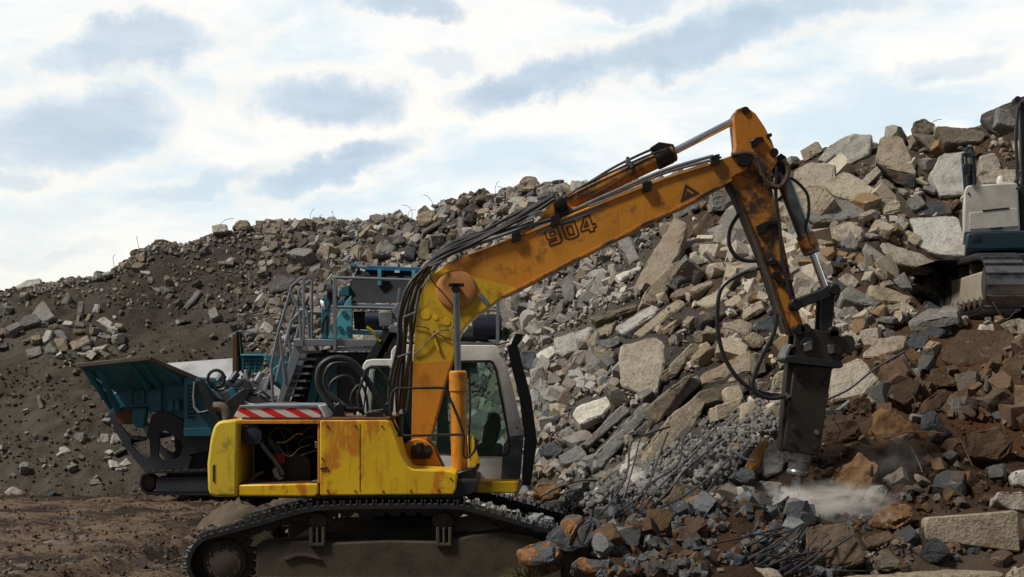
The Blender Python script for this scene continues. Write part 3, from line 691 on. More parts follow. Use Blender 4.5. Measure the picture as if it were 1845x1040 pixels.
# --- upper frame
MB().prism([(432, 896), (432, 872), (560, 872), (560, 866), (860, 866), (860, 888), (820, 900), (560, 900)], 17.0, 17.06, 19.75).build('deck', M_BLACK, EX, .02)
cw = MB().prism([(374, 880), (373, 835), (379, 790), (385, 768), (394, 759), (408, 757), (427.5, 757), (427.5, 895), (386, 896), (377, 891)], 17.0, 17.0, 19.85).build('counterweight', M_CWT, EX, .055, seg=3)
MB().prism([(383.5, 868), (383.5, 840), (386.5, 836), (386.5, 868)], 17.0, 16.99, 17.02).build('slot', M_INT, cw, .003)
MB().prism([(428.5, 874), (572, 871.5), (573, 890), (566, 895), (428.5, 894)], 17.0, 17.02, 17.2).build('sill', M_YEL, EX, .018)
MB().prism([(428.5, 757), (576, 757), (576, 764), (428.5, 764)], 17.0, 17.01, 17.12).build('bay_header', M_ORA, EX, .006)
MB().prism([(571.5, 764), (575.5, 764), (575.5, 871), (571.5, 871)], 17.0, 17.03, 17.25).build('bay_post', M_ORA, EX, .004)
for a, b in ((590, 884), (640, 885), (690, 885), (740, 884), (790, 883), (590, 768), (640, 767), (688, 768), (812, 862), (430.5+150, 826)):
    p = P(a, b, 17.0); MB().cyl((p.x, 16.988, p.z), (p.x, 17.01, p.z), .012, n=8).build('panel_bolt', M_RUSTY, EX)
MB().prism([(648, 764), (649, 764), (649, 886), (648, 886)], 17.0, 16.996, 17.01).build('panel_seam', M_BLACK, EX, 0)
pan = MB().prism([(576.5, 757), (698, 757), (702, 760), (712, 786), (724, 822), (735, 841), (745, 846), (810, 849), (821, 853), (823, 858), (822, 880), (817, 891), (578, 893), (576.5, 890)], 17.0, 17.0, 17.85).build('side_panel', M_YEL, EX, .02, seg=3)
MB().prism([(576, 843), (590, 841.5), (590, 844), (576, 845)], 17.0, 16.985, 17.0).build('latch', M_BLACK, pan, .002)
MB().prism([(577, 753.5), (700, 753.5), (700, 756.6), (577, 756.6)], 17.0, 17.03, 19.7).build('engine_deck', M_RUSTY, EX, .006)
MB().prism([(430, 752), (577, 752), (577, 756.6), (430, 756.6)], 17.0, 17.2, 19.7).build('hood', M_RUSTY, EX, .006)
# hood lid carrying the red and white board
bd = MB().prism([(421, 753), (431, 736), (571, 736), (579, 745), (579, 753)], 17.25, 17.2, 17.24).build('warning_board', stripes_mat(), EX, .004)
MB().prism([(431, 735.5), (434, 730), (572, 730), (579, 745), (571.5, 735.5)], 17.25, 17.19, 19.2).build('board_lid', M_GREYP, EX, .01)
MB().prism([(579.5, 753), (579.5, 744), (573, 730), (577, 731), (590, 752)], 17.25, 17.22, 18.4).build('lid_end', M_WHITE, EX, .01)
# engine bay behind the missing door
eb = MB().prism([(429, 757), (575, 757), (575, 872), (429, 872)], 17.0, 18.05, 18.1).build('engine_bay', M_INT, EX, 0)
MB().prism([(429, 871), (575, 871), (575, 874), (429, 874)], 17.0, 17.12, 18.05).build('bay_floor', M_RUSTY, EX, 0)
c = P(455, 784, 17.3); MB()._lathe(Vector((c.x, 17.22, c.z)), Vector((0, 1, 0)), [(0, .06), (.012, .10), (.012, .115), (.0, .12), (.03, .13), (.03, .128), (.45, .128)], 30).build('air_filter', M_FILT, EX)
h = MB(); hose(h, [P(470, 798, 17.35), P(480, 812, 17.33), P(497, 833, 17.33), (P(510, 855, 17.38))], .028, 12); h.build('intake_pipe', M_GREYP, EX)
eng = MB(); eng.prism([(490, 818), (505, 812), (545, 815), (560, 830), (560, 868), (485, 868)], 17.5, 17.55, 18.0); eng.build('engine', M_GREASE, EX, .02)
MB().prism([(492, 846), (500, 838), (507, 856), (515, 862), (505, 866), (496, 860)], 17.5, 17.4, 17.54).build('pump_housing', M_STEEL, EX, .012)
rv = P(503, 827, 17.5); MB()._lathe(Vector((rv.x, 17.42, rv.z)), Vector((0, 1, 0)), [(0, .05), (.02, .085), (.12, .085)], 20).build('pulley', M_RED, EX)
hh = MB(); hose(hh, [P(484, 808, 17.4), P(485, 785, 17.4), P(500, 771, 17.4), P(520, 775, 17.42), P(533, 790, 17.5)], .016); hh.build('engine_hose', M_HOSE, EX)
for k, pts in enumerate(([(500, 800), (512, 818), (525, 822), (540, 808), (560, 802)], [(530, 825), (545, 820), (558, 815), (570, 812)], [(540, 805), (540, 796), (552, 788), (568, 787)], [(545, 780), (556, 771), (570, 769)], [(505, 775), (515, 797), (520, 821)])):
    hh = MB(); hose(hh, [P(a, b, 17.32+.02*k) for a, b in pts], .0075, 6); hh.build('engine_cable', M_CABLE, EX)
yw = MB(); hose(yw, [P(498, 797, 17.36), P(512, 797, 17.36), P(524, 790, 17.36), P(535, 782, 17.38), P(546, 783, 17.4)], .011); yw.build('yellow_conduit', simple('yellow conduit', (.40, .24, .02), .5), EX)
MB().prism([(444, 869), (462, 852), (476, 848), (478, 851), (466, 858), (450, 871)], 17.3, 17.3, 17.33).build('loose_strap', M_DIRTY, EX, .004)
MB().prism([(566, 796), (572, 796), (572, 808), (566, 808)], 17.2, 17.26, 17.32).build('valve_block', M_STEEL, EX, .004)
# --- boom foot bracket and pivot
fb = MB().prism([(722, 806), (738, 793), (752, 790), (770, 795), (781, 806), (788, 824), (799, 846), (740, 846), (728, 836)], 17.9, 17.86, 17.95).build('foot_bracket', M_ORA, EX, .012)
MB().prism([(722, 806), (738, 793), (752, 790), (770, 795), (781, 806), (788, 824), (799, 846), (740, 846), (728, 836)], 17.9, 18.40, 18.48).build('foot_bracket', M_ORA, EX, .012)
gb = MB().prism([(742, 805), (750, 798), (762, 797), (768, 804), (778, 803), (780, 815), (776, 826), (744, 826), (741, 815)], 17.9, 17.78, 17.86).build('grease_block', M_GREASE, EX, .012)
for a in (753, 771):
    p = P(a, 809, 17.8); MB()._lathe(Vector((p.x, 17.73, p.z)), Vector((0, 1, 0)), [(0, .03), (.0, .05), (.05, .052)], 18).build('pin', M_BLACK, gb)
# --- boom
BO = [(741, 792), (742, 742), (744, 660), (747, 600), (751, 560), (757, 533), (768, 509), (784, 490), (806, 474), (840, 459), (900, 437), (960, 413), (1010, 393), (1100, 357), (1200, 318), (1290, 290), (1316, 281), (1332, 277), (1346, 283), (1350, 296), (1343, 308), (1325, 316), (1300, 336), (1240, 367), (1160, 405), (1080, 446), (1010, 482), (950, 513), (905, 535), (884, 551), (862, 566), (844, 581), (832, 597), (825, 617), (815, 652), (801, 694), (786, 752), (778, 782), (763, 800)]
bm_o = MB().prism(BO, EXD-.24, EXD-.24, EXD+.24).build('boom', M_BOOM, EX, .012)
lipu = MB(); up = [(845, 459), (900, 438.5), (960, 414.5), (1010, 394.5), (1100, 358.5), (1200, 319.5), (1290, 291.5)]
lo = [(1318, 322), (1240, 364), (1160, 402), (1080, 443), (1010, 479), (950, 510), (907, 531)]
for k, e in enumerate((up, lo)):
    a = V2(e, EXD-.24); b = V2([(p[0]+1, p[1]+(3 if k == 0 else 4)) for p in e], EXD-.24)
    MB().strip(a, b, EXD-.262, EXD+.262, False).build('flange', M_ARM if k else M_BOOM, bm_o, .003)
c = P(822, 522, EXD-.25)
dome = MB()._lathe(Vector((c.x, EXD-.36, c.z)), Vector((0, 1, 0)), [(.070, .15), (.074, .20), (.085, .235), (.10, .248), (.12, .25)], 36).build('boom_boss', M_BOSS, EX)
MB()._lathe(Vector((c.x, EXD-.47, c.z)), Vector((0, 1, 0)), [(0, .03), (.0, .055), (.17, .06)], 6).build('boss_nut', M_GREASE, dome)
MB().prism([(808, 510), (836, 510), (836, 516), (808, 516)], EXD-.5, EXD-.47, EXD-.36).build('keeper_plate', M_GREASE, dome, .004)
for a, b, r in ((767, 567, 9), (785, 572, 5), (805, 580, 7)):
    p = P(a, b, EXD-.24); MB()._lathe(Vector((p.x, EXD-.246, p.z)), Vector((0, 1, 0)), [(0, r*.0045), (.0, r*.0065), (.01, r*.007)], 18).build('dent_boss', M_YEL, bm_o)
# dark weld brackets, pipe clamps and the orange ear that carries the arm ram
MB().prism([(955, 409), (975, 392), (990, 368), (1003, 358), (1016, 360), (1030, 374), (1050, 372), (1052, 380)], EXD-.1, EXD-.16, EXD+.16).build('ram_ear', M_ORA, EX, .01)
pe = P(1009, 372, EXD); MB()._lathe(Vector((pe.x, EXD-.27, pe.z)), Vector((0, 1, 0)), [(0, .05), (.02, .085), (.09, .09), (.091, .06), (.46, .06), (.461, .09), (.54, .085)], 22).build('ram_pin', M_GREASE, EX)
MB().prism([(998, 360), (1014, 358), (1026, 378), (1024, 392), (1000, 392)], EXD-.2, EXD-.21, EXD-.165).build('pin_plate', M_GREASE, EX, .006)
MB().prism([(960, 412), (966, 408), (1060, 378), (1090, 362), (1092, 368), (1055, 388), (970, 421)], EXD-.25, EXD-.252, EXD-.243).build('wear_plate', M_GREYP, bm_o, .002)
for (a, b) in ((1000, 398), (1165, 338), (1288, 290), (930, 428)):
    MB().prism([(a-8, b+10), (a-8, b-8), (a+8, b-12), (a+8, b+6)], EXD-.25, EXD-.30, EXD-.20).build('pipe_clamp', M_GREASE, bm_o, .006)
MB().prism([(860, 532), (868, 528), (884, 548), (878, 553)], EXD-.25, EXD-.262, EXD-.243).build('lug', M_GREYP, bm_o, .003)
# pipes along the boom's back
pipes = [([(760, 520), (800, 466), (860, 440), (930, 415), (1010, 388), (1100, 348), (1200, 306), (1285, 281)], .022, -.18, M_GREYP), ([(930, 421), (1010, 392), (1100, 352), (1200, 311), (1290, 287)], .020, -.10, M_STEEL), ([(1010, 388), (1080, 360), (1180, 316), (1270, 286), (1300, 284)], .014, -.02, M_HOSE), ([(1060, 372), (1130, 345), (1210, 316), (1275, 294)], .013, -.24, M_STEEL)]
for pts, r, dy, mt in pipes:
    t_ = MB(); hose(t_, [P(a, b, EXD+dy) for a, b in pts], r, 8, 5); t_.build('hydraulic_pipe', mt, EX)
# hose bundle up the back of the boom
for k in range(6):
    rng = random.Random(k); o = k*5.5
    pts = [(700+o*1.2, 740), (704+o*1.2, 690), (716+o, 620), (719+o*1.05, 570), (733+o*.9, 522), (757+o*.5, 489-o*.1), (795, 462-o*.5), (850, 437-o*.55), (910, 412-o*.8), (962, 380-o*.7), (1000, 356-o*.3)]
    if k > 3: pts = pts[:8]+[(905, 424-o*.2), (960, 402-o*.2)]
    pts = [P(a+rng.uniform(-3, 3), b+rng.uniform(-3, 3), EXD-.30+.08*k+rng.uniform(-.04, .04)) for a, b in pts]
    t_ = MB(); hose(t_, pts, rng.choice((.024, .027, .022)), 8, 7); t_.build('boom_hose', M_HOSE, EX)
for a, b in ((724, 640), (733, 568), (780, 476), (960, 385)):
    MB().cyl(P(a-7, b+4, EXD-.36), P(a+16, b-5, EXD-.33), .012, n=8).build('hose_tie', M_GREYP, EX)
wr = MB(); hose(wr, [P(745, 588, EXD-.26), P(765, 590, EXD-.262), P(790, 602, EXD-.262), P(812, 612, EXD-.262), P(825, 600, EXD-.27)], .006, 5); wr.build('loose_wire', M_HOSE, EX)
wr = MB(); hose(wr, [P(745, 640, EXD-.26), P(765, 622, EXD-.27), P(790, 597, EXD-.27), P(815, 592, EXD-.28), P(820, 560, EXD-.3), P(800, 530, EXD-.3), P(778, 505, EXD-.26), P(775, 480, EXD-.26)], .007, 5); wr.build('loose_wire', M_HOSE, EX)
MB().bar(P(776, 592, EXD-.262), P(790, 632, EXD-.262), .012, .03).build('yellow_rag', M_YEL, EX)
# numerals and warning sign on the boom
def outline(mb, pts, w, y0, y1):
    n = len(pts); O = []; I = []
    for i in range(n):
        p, a, b = [Vector(pts[j % n]) for j in (i, i-1, i+1)]; d1 = (p-a).normalized(); d2 = (b-p).normalized()
        nn = Vector((-(d1+d2).y, (d1+d2).x)); nn.normalize(); k = 1/max(.45, nn.dot(Vector((-d1.y, d1.x)))); O.append(p+nn*w*k/2); I.append(p-nn*w*k/2)
    mb.strip(O, I, y0, y1)
num = MB(); Z9 = [[(0, 1), (.88, 1), (.88, .12), (.76, 0), (.06, 0), (.06, .24), (.56, .24), (.56, .38), (.12, .38), (0, .5)], [(.27, .80), (.60, .80), (.60, .58), (.27, .58)]]
Z0 = [[(0, 1), (.86, 1), (.86, .14), (.74, 0), (.14, 0), (0, .14)], [(.27, .76), (.58, .76), (.58, .24), (.27, .24)]]
Z4 = [[(.42, 1), (.76, 1), (.76, .42), (.94, .42), (.94, .2), (.76, .2), (.76, 0), (.44, 0), (.44, .2), (-.04, .2), (-.04, .4)], [(.46, .74), (.46, .42), (.22, .42)]]
ub = Vector((.945, -.327)); vb = Vector((-.327, -.945))
for dig, org in ((Z9, (990, 444)), (Z0, (1021, 433)), (Z4, (1051, 422.5))):
    for lp in dig:
        pts = [(org[0]+(ub*u*28+vb*v*29).x, org[1]+(ub*u*28+vb*v*29).y) for u, v in lp]; outline(num, V2(pts, EXD-.24), .0165, EXD-.2435, EXD-.236)
num.build('numeral', M_BLACK, bm_o, 0, 0)
wt = MB(); outline(wt, V2([(1229, 361), (1236, 335), (1256, 348)], EXD-.24), .03, EXD-.2435, EXD-.236); wt.prism([(1234, 357), (1238, 344), (1246, 349)], EXD-.24, EXD-.243, EXD-.236); wt.build('warning_sign', simple('sign black', (.03, .018, .01), .6), bm_o, 0, 0)
# boom ram
def ram(nm, a, b, r, D, rod_to, rod_r, mb_, mr, collar=None, y=None):
    A, B, E = P(*a, D), P(*b, D), P(*rod_to, D); d = (B-A).normalized()
    o = MB().lathe(A, d, [(0, r*.8), (.03, r), ((B-A).length-.26, r), ((B-A).length-.25, r*1.13), ((B-A).length-.02, r*1.13), ((B-A).length, r*.9)], 26).build(nm, mb_, EX, .004)
    MB().cyl(B-d*.05, E, rod_r, n=20).build('rod', mr, o)
    if collar: MB().lathe(B-d*.27, d, [(0, r*1.16), (.02, r*1.2), (.20, r*1.2), (.245, r*1.05)], 26).build('gland', collar, o, .004)
    return o
RD = EXD-.44
br = ram('boom_ram', (828, 852), (825, 668), .098, RD, (822, 528), .042, M_ORA, M_ROD)
MB().prism([(842, 785), (852, 783), (866, 838), (858, 852), (846, 840)], RD, RD-.10, RD+.05).build('ram_guard', M_YEL, EX, .008)
rb = MB(); hose(rb, [P(846, 672, RD-.07), P(847, 740, RD-.1), P(845, 800, RD-.1), P(850, 850, RD-.08)], .012, 7); hose(rb, [P(825, 858, RD-.1), P(850, 855, RD-.12), P(862, 835, RD-.12)], .02, 7); rb.build('ram_line', M_GREASE, EX)
MB().prism([(820, 850), (858, 840), (862, 862), (850, 886), (822, 890)], 17.6, 17.4, 17.8).build('ram_mount', M_GREASE, EX, .02)
# arm ram
ar = ram('arm_ram', (1010, 371), (1215, 273), .108, EXD, (1326, 216), .046, M_ARM, M_CHROME, M_GREASE)
for k, (pts, r) in enumerate((([(1000, 360), (1040, 342), (1100, 305), (1150, 280), (1190, 263)], .017), ([(1000, 368), (1050, 335), (1110, 306), (1165, 281), (1200, 270)], .013), ([(1040, 352), (1070, 350), (1120, 322)], .01))):
    t_ = MB(); hose(t_, [P(a, b, EXD-.06-.05*k) for a, b in pts], r, 7); t_.build('ram_hose', M_HOSE, EX)
MB().prism([(1170, 268), (1186, 258), (1212, 262), (1216, 272), (1190, 280)], EXD, EXD-.10, EXD+.06).build('ram_port', M_GREASE, ar, .01)
MB().prism([(1128, 296), (1128, 283), (1133, 283), (1141, 300), (1136, 304)], EXD-.1, EXD-.13, EXD+.02).build('clip', M_STEEL, ar, .004)
# --- arm
AR = [(1322, 222), (1322, 207), (1327, 197), (1338, 193), (1350, 196), (1362, 205), (1378, 229), (1391, 254), (1399, 278), (1401, 292), (1396, 302), (1386, 311), (1391, 340), (1403, 393), (1416, 455), (1430, 520), (1441, 566), (1447, 584), (1442, 600), (1428, 604), (1418, 596), (1405, 556), (1388, 505), (1368, 447), (1347, 396), (1327, 348), (1316, 330), (1315, 318), (1321, 290), (1326, 262), (1324, 240)]
am = MB().prism(AR, EXD-.18, EXD-.18, EXD+.18).build('arm', M_ARM, EX, .012)
fl = [(1316, 330), (1327, 350), (1347, 397), (1368, 448), (1388, 506), (1406, 560), (1420, 600)]
MB().strip(V2([(a-3, b) for a, b in fl], EXD-.18), V2([(a+2, b) for a, b in fl], EXD-.18), EXD-.21, EXD+.21, False).build('flange', M_DIRTY, am, .004)
for (a, b, r, L) in ((1339, 204, .045, .2), (1390, 279, .05, .21), (1335, 294, .075, .3)):
    p = P(a, b, EXD); MB()._lathe(Vector((p.x, EXD-.18-(L-.18), p.z)), Vector((0, 1, 0)), [(0, r*.6), (.0, r), (.03, r*1.15), (2*L-.03, r*1.15), (2*L, r)], 20).build('pivot', M_GREASE, EX)
for pl in ([(1352, 255), (1362, 248), (1374, 247), (1376, 254), (1366, 258), (1364, 264), (1354, 266)], [(1380, 243), (1389, 240), (1391, 246), (1382, 249)], [(1361, 407), (1378, 400), (1400, 396), (1401, 403), (1381, 408), (1379, 420), (1366, 424)], [(1384, 470), (1392, 464), (1400, 470), (1396, 477), (1387, 478)], [(1392, 490), (1404, 492), (1407, 502), (1430, 505), (1426, 512), (1402, 508), (1391, 499)]):
    MB().prism(pl, EXD-.19, EXD-.225, EXD-.17).build('bracket', M_GREASE, am, .006)
# bucket ram
kr = ram('bucket_ram', (1402, 298), (1464, 458), .098, EXD, (1487, 520), .045, M_ROD, M_CHROME, M_ARM)
MB().prism([(1396, 285), (1404, 279), (1413, 285), (1420, 310), (1409, 318), (1400, 308)], EXD, EXD-.13, EXD+.13).build('ram_yoke', M_GREASE, kr, .01)
for pts, r, mt, D in (([(1318, 280), (1345, 276), (1362, 285), (1372, 310), (1385, 332), (1404, 337), (1418, 320), (1419, 300), (1410, 288)], .030, M_BHOSE, EXD-.26), ([(1424, 320), (1440, 332), (1455, 352), (1457, 385), (1452, 410), (1458, 436), (1466, 446)], .020, M_HOSE, EXD-.1), ([(1331, 385), (1316, 412), (1314, 440), (1326, 462), (1345, 470), (1364, 470)], .026, M_HOSE, EXD-.1), ([(1400, 300), (1398, 350), (1405, 410), (1410, 470), (1425, 540)], .022, M_HOSE, EXD-.22), ([(1396, 330), (1400, 360), (1410, 353)], .018, M_HOSE, EXD),
        ([(1370, 483), (1340, 492), (1308, 510), (1295, 535), (1293, 590), (1304, 640), (1330, 682), (1365, 706), (1414, 714)], .027, M_HOSE, EXD-.15), ([(1400, 565), (1394, 600), (1374, 640), (1360, 675), (1357, 698), (1368, 712), (1390, 718), (1416, 714)], .029, M_HOSE, EXD-.22)):
    t_ = MB(); hose(t_, [P(a, b, D) for a, b in pts], r, 9, 10); t_.build('arm_hose', mt, EX)
for a, b, c_, d_ in ((1351, 488, 1362, 484), (1414, 711, 1420, 717)): MB().cyl(P(a, b, EXD-.15), P(c_, d_, EXD-.15), .036, n=12).build('hose_fitting', M_STEEL, EX)
rg = MB()                                            # windings of the protective sleeve
for i, p in enumerate(spline([P(a, b, EXD-.26) for a, b in ((1362, 285), (1372, 310), (1385, 332), (1404, 337), (1418, 320))], 7)): rg.box(p, (.062, .062, .012), (i*.3, i*.4, 0))
rg.build('hose_sleeve', M_BHOSE, EX, .004)
# linkage
for dy in (-.24, .19):
    MB().prism([(1419, 556), (1420, 545), (1430, 541), (1480, 521), (1494, 513), (1504, 516), (1507, 526), (1500, 534), (1440, 556), (1428, 562)], EXD-.2, EXD+dy, EXD+dy+.05).build('tipping_link', M_BLACK, EX, .01)
    MB().prism([(1483, 520), (1506, 520), (1504, 560), (1500, 596), (1504, 606), (1480, 606), (1479, 596)], EXD-.2, EXD+dy*.7, EXD+dy*.7+.06).build('bucket_link', M_BLACK, EX, .01)
for a, b in ((1496, 524), (1427, 551), (1494, 600), (1433, 596)):
    p = P(a, b, EXD); MB()._lathe(Vector((p.x, EXD-.29, p.z)), Vector((0, 1, 0)), [(0, .03), (0, .06), (.02, .075), (.56, .075), (.58, .06)], 18).build('link_pin', M_GREASE, EX)
# --- hydraulic breaker
HM = EXD
for y in (-.23, .16):
    MB().prism([(1432, 600), (1434, 588), (1446, 584), (1458, 591), (1480, 596), (1505, 600), (1516, 608), (1524, 603), (1536, 606), (1541, 618), (1537, 632), (1528, 640), (1518, 634), (1514, 648), (1512, 660), (1432, 652), (1430, 625)], HM-.2, HM+y, HM+y+.07).build('hanger_plate', M_HAM, EX, .012)
for a, b, r in ((1444, 594, .06), (1447, 619, .075), (1499, 631, .06), (1494, 604, .05)):
    p = P(a, b, HM); MB()._lathe(Vector((p.x, HM-.29, p.z)), Vector((0, 1, 0)), [(0, r*.5), (0, r), (.04, r*1.1), (.54, r*1.1), (.58, r)], 20).build('hanger_pin', M_BLACK, EX)
MB().prism([(1411, 648), (1414, 642), (1430, 640), (1515, 652), (1517, 660), (1512, 664), (1420, 654)], HM-.2, HM-.28, HM+.28).build('top_plate', M_BLACK, EX, .008)
MB().prism([(1412, 645), (1420, 622), (1424, 620), (1430, 622), (1430, 626), (1424, 627), (1418, 645)], HM-.2, HM-.25, HM+.25).build('bail', M_STEEL, EX, .006)
hs = MB().prism([(1430, 655), (1500, 662), (1477, 816), (1473, 822), (1414, 813), (1411, 806)], HM-.16, HM-.17, HM+.17).build('hammer_housing', M_HAM, EX, .02)
MB().prism([(1420, 652), (1429, 654), (1412, 808), (1414, 816), (1408, 812), (1406, 805)], HM-.14, HM-.13, HM+.13).build('front_plate', M_BLACK, EX, .008)
for a, b in ((1442, 683), (1487, 690), (1430, 771), (1471, 779), (1427, 797), (1467, 806)):
    p = P(a, b, HM-.17); MB()._lathe(Vector((p.x, HM-.205, p.z)), Vector((0, 1, 0)), [(0, .018), (0, .03), (.012, .034), (.04, .034)], 8).build('housing_bolt', M_STEEL if (a, b) == (1471, 779) else M_HAM, hs)
MB().prism([(1459, 679), (1473, 681), (1472, 690), (1458, 688)], HM-.17, HM-.182, HM-.166).build('type_plate', M_HAM, hs, .003)
MB().prism([(1448, 620), (1462, 614), (1464, 630), (1450, 634)], HM-.3, HM-.30, HM-.22).build('lug', M_STEEL, EX, .006)
MB().prism([(1492, 622), (1502, 621), (1504, 636), (1494, 638)], HM-.3, HM-.30, HM-.22).build('lug', M_STEEL, EX, .006)
A, B = P(1443, 814, HM), P(1437, 852, HM); ax = (B-A).normalized(); Lb = (B-A).length
nb = MB().lathe(A, ax, [(0, .15), (.12, .145), (.13, .135), (Lb-.03, .125), (Lb-.02, .14), (Lb+.02, .14), (Lb+.05, .09)], 24).build('nose', M_STEEL, EX, .006)
MB().lathe(P(1438, 850, HM), P(1433, 906, HM)-P(1438, 850, HM), [(0, .072), (.28, .070), (.34, .066), (.43, .03)], 20).build('chisel', M_STEEL, EX)
# --- cab
CD = 18.72; CY0, CY1 = 18.72, 19.72
CAB = [(641, 758), (654, 657), (660, 649), (672, 647), (704, 647), (705, 632), (712, 623), (722, 621), (890, 622), (902, 627), (909, 642), (929, 720), (944, 783), (937, 863), (640, 863)]
WIN = [(716, 660), (720, 653), (882, 651), (888, 654), (894, 668), (906, 730), (918, 796), (918, 812), (910, 821), (840, 819), (800, 815), (716, 815)]
REAR = [(654, 755), (662, 668), (668, 660), (699, 660), (703, 664), (703, 755)]
cab = MB().prism(CAB, CD, CY0, CY0+.06, [WIN, REAR]).build('cab', M_WHITE, EX, .012)
MB().prism(CAB, CD, CY1-.06, CY1, [WIN, REAR]).build('cab_side', M_WHITE, EX, .012)
ol = V2(CAB[:10], CD); il = [(x*1+0.0, z-.05) if i in (3, 4, 6, 7, 8) else (x+.05 if i < 8 else x-.05, z-.02) for i, (x, z) in enumerate(ol)]
MB().strip(ol[3:10], il[3:10], CY0+.06, CY1-.06, False).build('cab_roof', M_WHITE, EX, .01)
MB().prism([(640, 835), (940, 835), (937, 863), (640, 863)], CD, CY0+.06, CY1-.06).build('cab_floor', M_BLACK, EX)
MB().strip(V2([(909, 642), (944, 783), (937, 863)], CD), V2([(903, 645), (937, 784), (930, 863)], CD), CY0+.06, CY1-.06, False).build('windscreen', M_GLASS, EX)
wn = MB().prism(WIN, CD, CY0+.02, CY0+.03).build('side_window', M_GLASS, EX)
MB().prism(WIN, CD, CY1-.04, CY1-.03).build('side_window', M_GLASS, EX)
MB().prism(REAR, CD, CY0+.02, CY0+.03).build('rear_window', M_GLASS, EX)
wo = V2(WIN, CD); cen = sum((Vector(p) for p in wo), Vector((0, 0)))/len(wo)
MB().strip([Vector(p)+(Vector(p)-cen).normalized()*.018 for p in wo], [Vector(p)-(Vector(p)-cen).normalized()*.02 for p in wo], CY0-.008, CY0+.02).build('window_seal', M_HOSE, wn)
ro = V2(REAR, CD); cen = sum((Vector(p) for p in ro), Vector((0, 0)))/len(ro)
MB().strip([Vector(p)+(Vector(p)-cen).normalized()*.012 for p in ro], [Vector(p)-(Vector(p)-cen).normalized()*.02 for p in ro], CY0-.008, CY0+.02).build('window_seal', M_HOSE, EX)
MB().prism([(908, 800), (918, 786), (944, 784), (937, 863), (903, 863), (905, 828)], CD, CY0-.006, CY0+.05).build('corner_plate', M_CABD, EX, .004)
MB().prism([(790, 655), (800, 655), (812, 815), (786, 815)], CD, CY0+.05, CY0+.09).build('door_pillar', M_BLACK, EX)
MB().prism([(866, 815), (872, 770), (884, 742), (900, 746), (903, 770), (890, 815)], 19.2, 19.0, 19.5).build('seat', M_SEAT, EX, .04)
MB().prism([(855, 835), (860, 800), (905, 800), (905, 835)], 19.2, 19.0, 19.5).build('seat', M_SEAT, EX, .04)
MB().prism([(848, 867), (934, 867), (932, 884), (928, 888), (846, 888)], 18.3, 18.25, 18.9).build('step_sill', M_YEL, EX, .015)
for p_, q_ in (((899, 634), (905, 640)), ((928, 768), (934, 774))):
    p = P((p_[0]+q_[0])/2, (p_[1]+q_[1])/2, CD); MB().cyl((p.x, CY0-.012, p.z), (p.x, CY0+.002, p.z), .018, n=10).build('cab_bolt', M_STEEL, cab)
# front guard
for y in (CY0-.1, CY1-.02):
    MB().strip(V2([(914, 626), (920, 655), (937, 722), (946, 797), (941, 874)], CD), V2([(930, 612), (941, 655), (957, 716), (968, 795), (956, 874)], CD), y, y+.07, False).build('guard_post', M_BLACK, EX, .008)
for a, b in ((926, 617), (945, 690), (962, 797), (947, 870)): MB().bar(P(a, b, CD)+Vector((0, -.06, 0)), P(a, b, CD)+Vector((0, 1.0, 0)), .06, .04).build('guard_rung', M_BLACK, EX, .006)
MB().prism([(922, 618), (929, 601), (942, 603), (941, 612), (933, 622)], CD, CY0-.12, CY0).build('guard_lamp', M_BLACK, EX, .01)
MB().bar(P(895, 622, CD), P(918, 616, CD), .02).build('guard_stay', M_RUSTY, EX)
MB().bar(P(937, 792, CD-.05), P(962, 800, CD-.05), .012).build('guard_stay', M_STEEL, EX)
# --- hand rails by the boom
for pts in ([(703, 738), (705, 714), (712, 702), (725, 700), (797, 699), (803, 703), (822, 744), (836, 783)], [(703, 738), (708, 760), (720, 780), (727, 785), (836, 783)], [(836, 783), (835, 815), (838, 824), (846, 822), (856, 810), (857, 790)]):
    t_ = MB(); hose(t_, [P(a, b, 17.35) for a, b in pts], .016, 8, 5); t_.build('hand_rail', M_BLACK, EX)
# --- coiled hoses and fittings on the engine deck
for pts, r in (([(610, 748), (585, 715), (573, 690), (578, 660), (600, 646), (630, 650), (655, 675), (680, 715), (703, 748)], .040), ([(625, 735), (595, 712), (584, 688), (592, 662), (612, 654), (640, 660), (664, 690), (690, 730), (700, 752)], .034), ([(600, 735), (592, 705), (602, 685), (625, 678), (642, 695), (655, 748)], .022), ([(650, 745), (645, 715), (655, 680), (662, 664), (680, 665), (700, 690), (704, 720), (690, 735)], .018), ([(640, 748), (632, 720), (640, 700), (652, 694), (660, 715), (664, 748)], .016)):
    k = len(pts); t_ = MB(); hose(t_, [P(a, b, 17.75+.12*i/k) for i, (a, b) in enumerate(pts)], r, 10, 8); t_.build('coiled_hose', M_HOSE, EX)
fx = MB(); fx.cyl(P(612, 737, 17.7), P(655, 738, 17.7), .028); fx.build('manifold', M_GREASE, EX)
MB().prism([(600, 748), (603, 732), (612, 724), (622, 730), (620, 752), (602, 753)], 17.7, 17.6, 17.9).build('valve_block', M_GREASE, EX, .015)
MB().prism([(661, 752), (662, 742), (688, 742), (689, 752)], 17.6, 17.5, 17.8).build('filler_box', M_GREASE, EX, .01)
MB().cyl(P(664, 742, 17.6), P(690, 738, 17.6), .008).build('wire_loop', M_STEEL, EX)
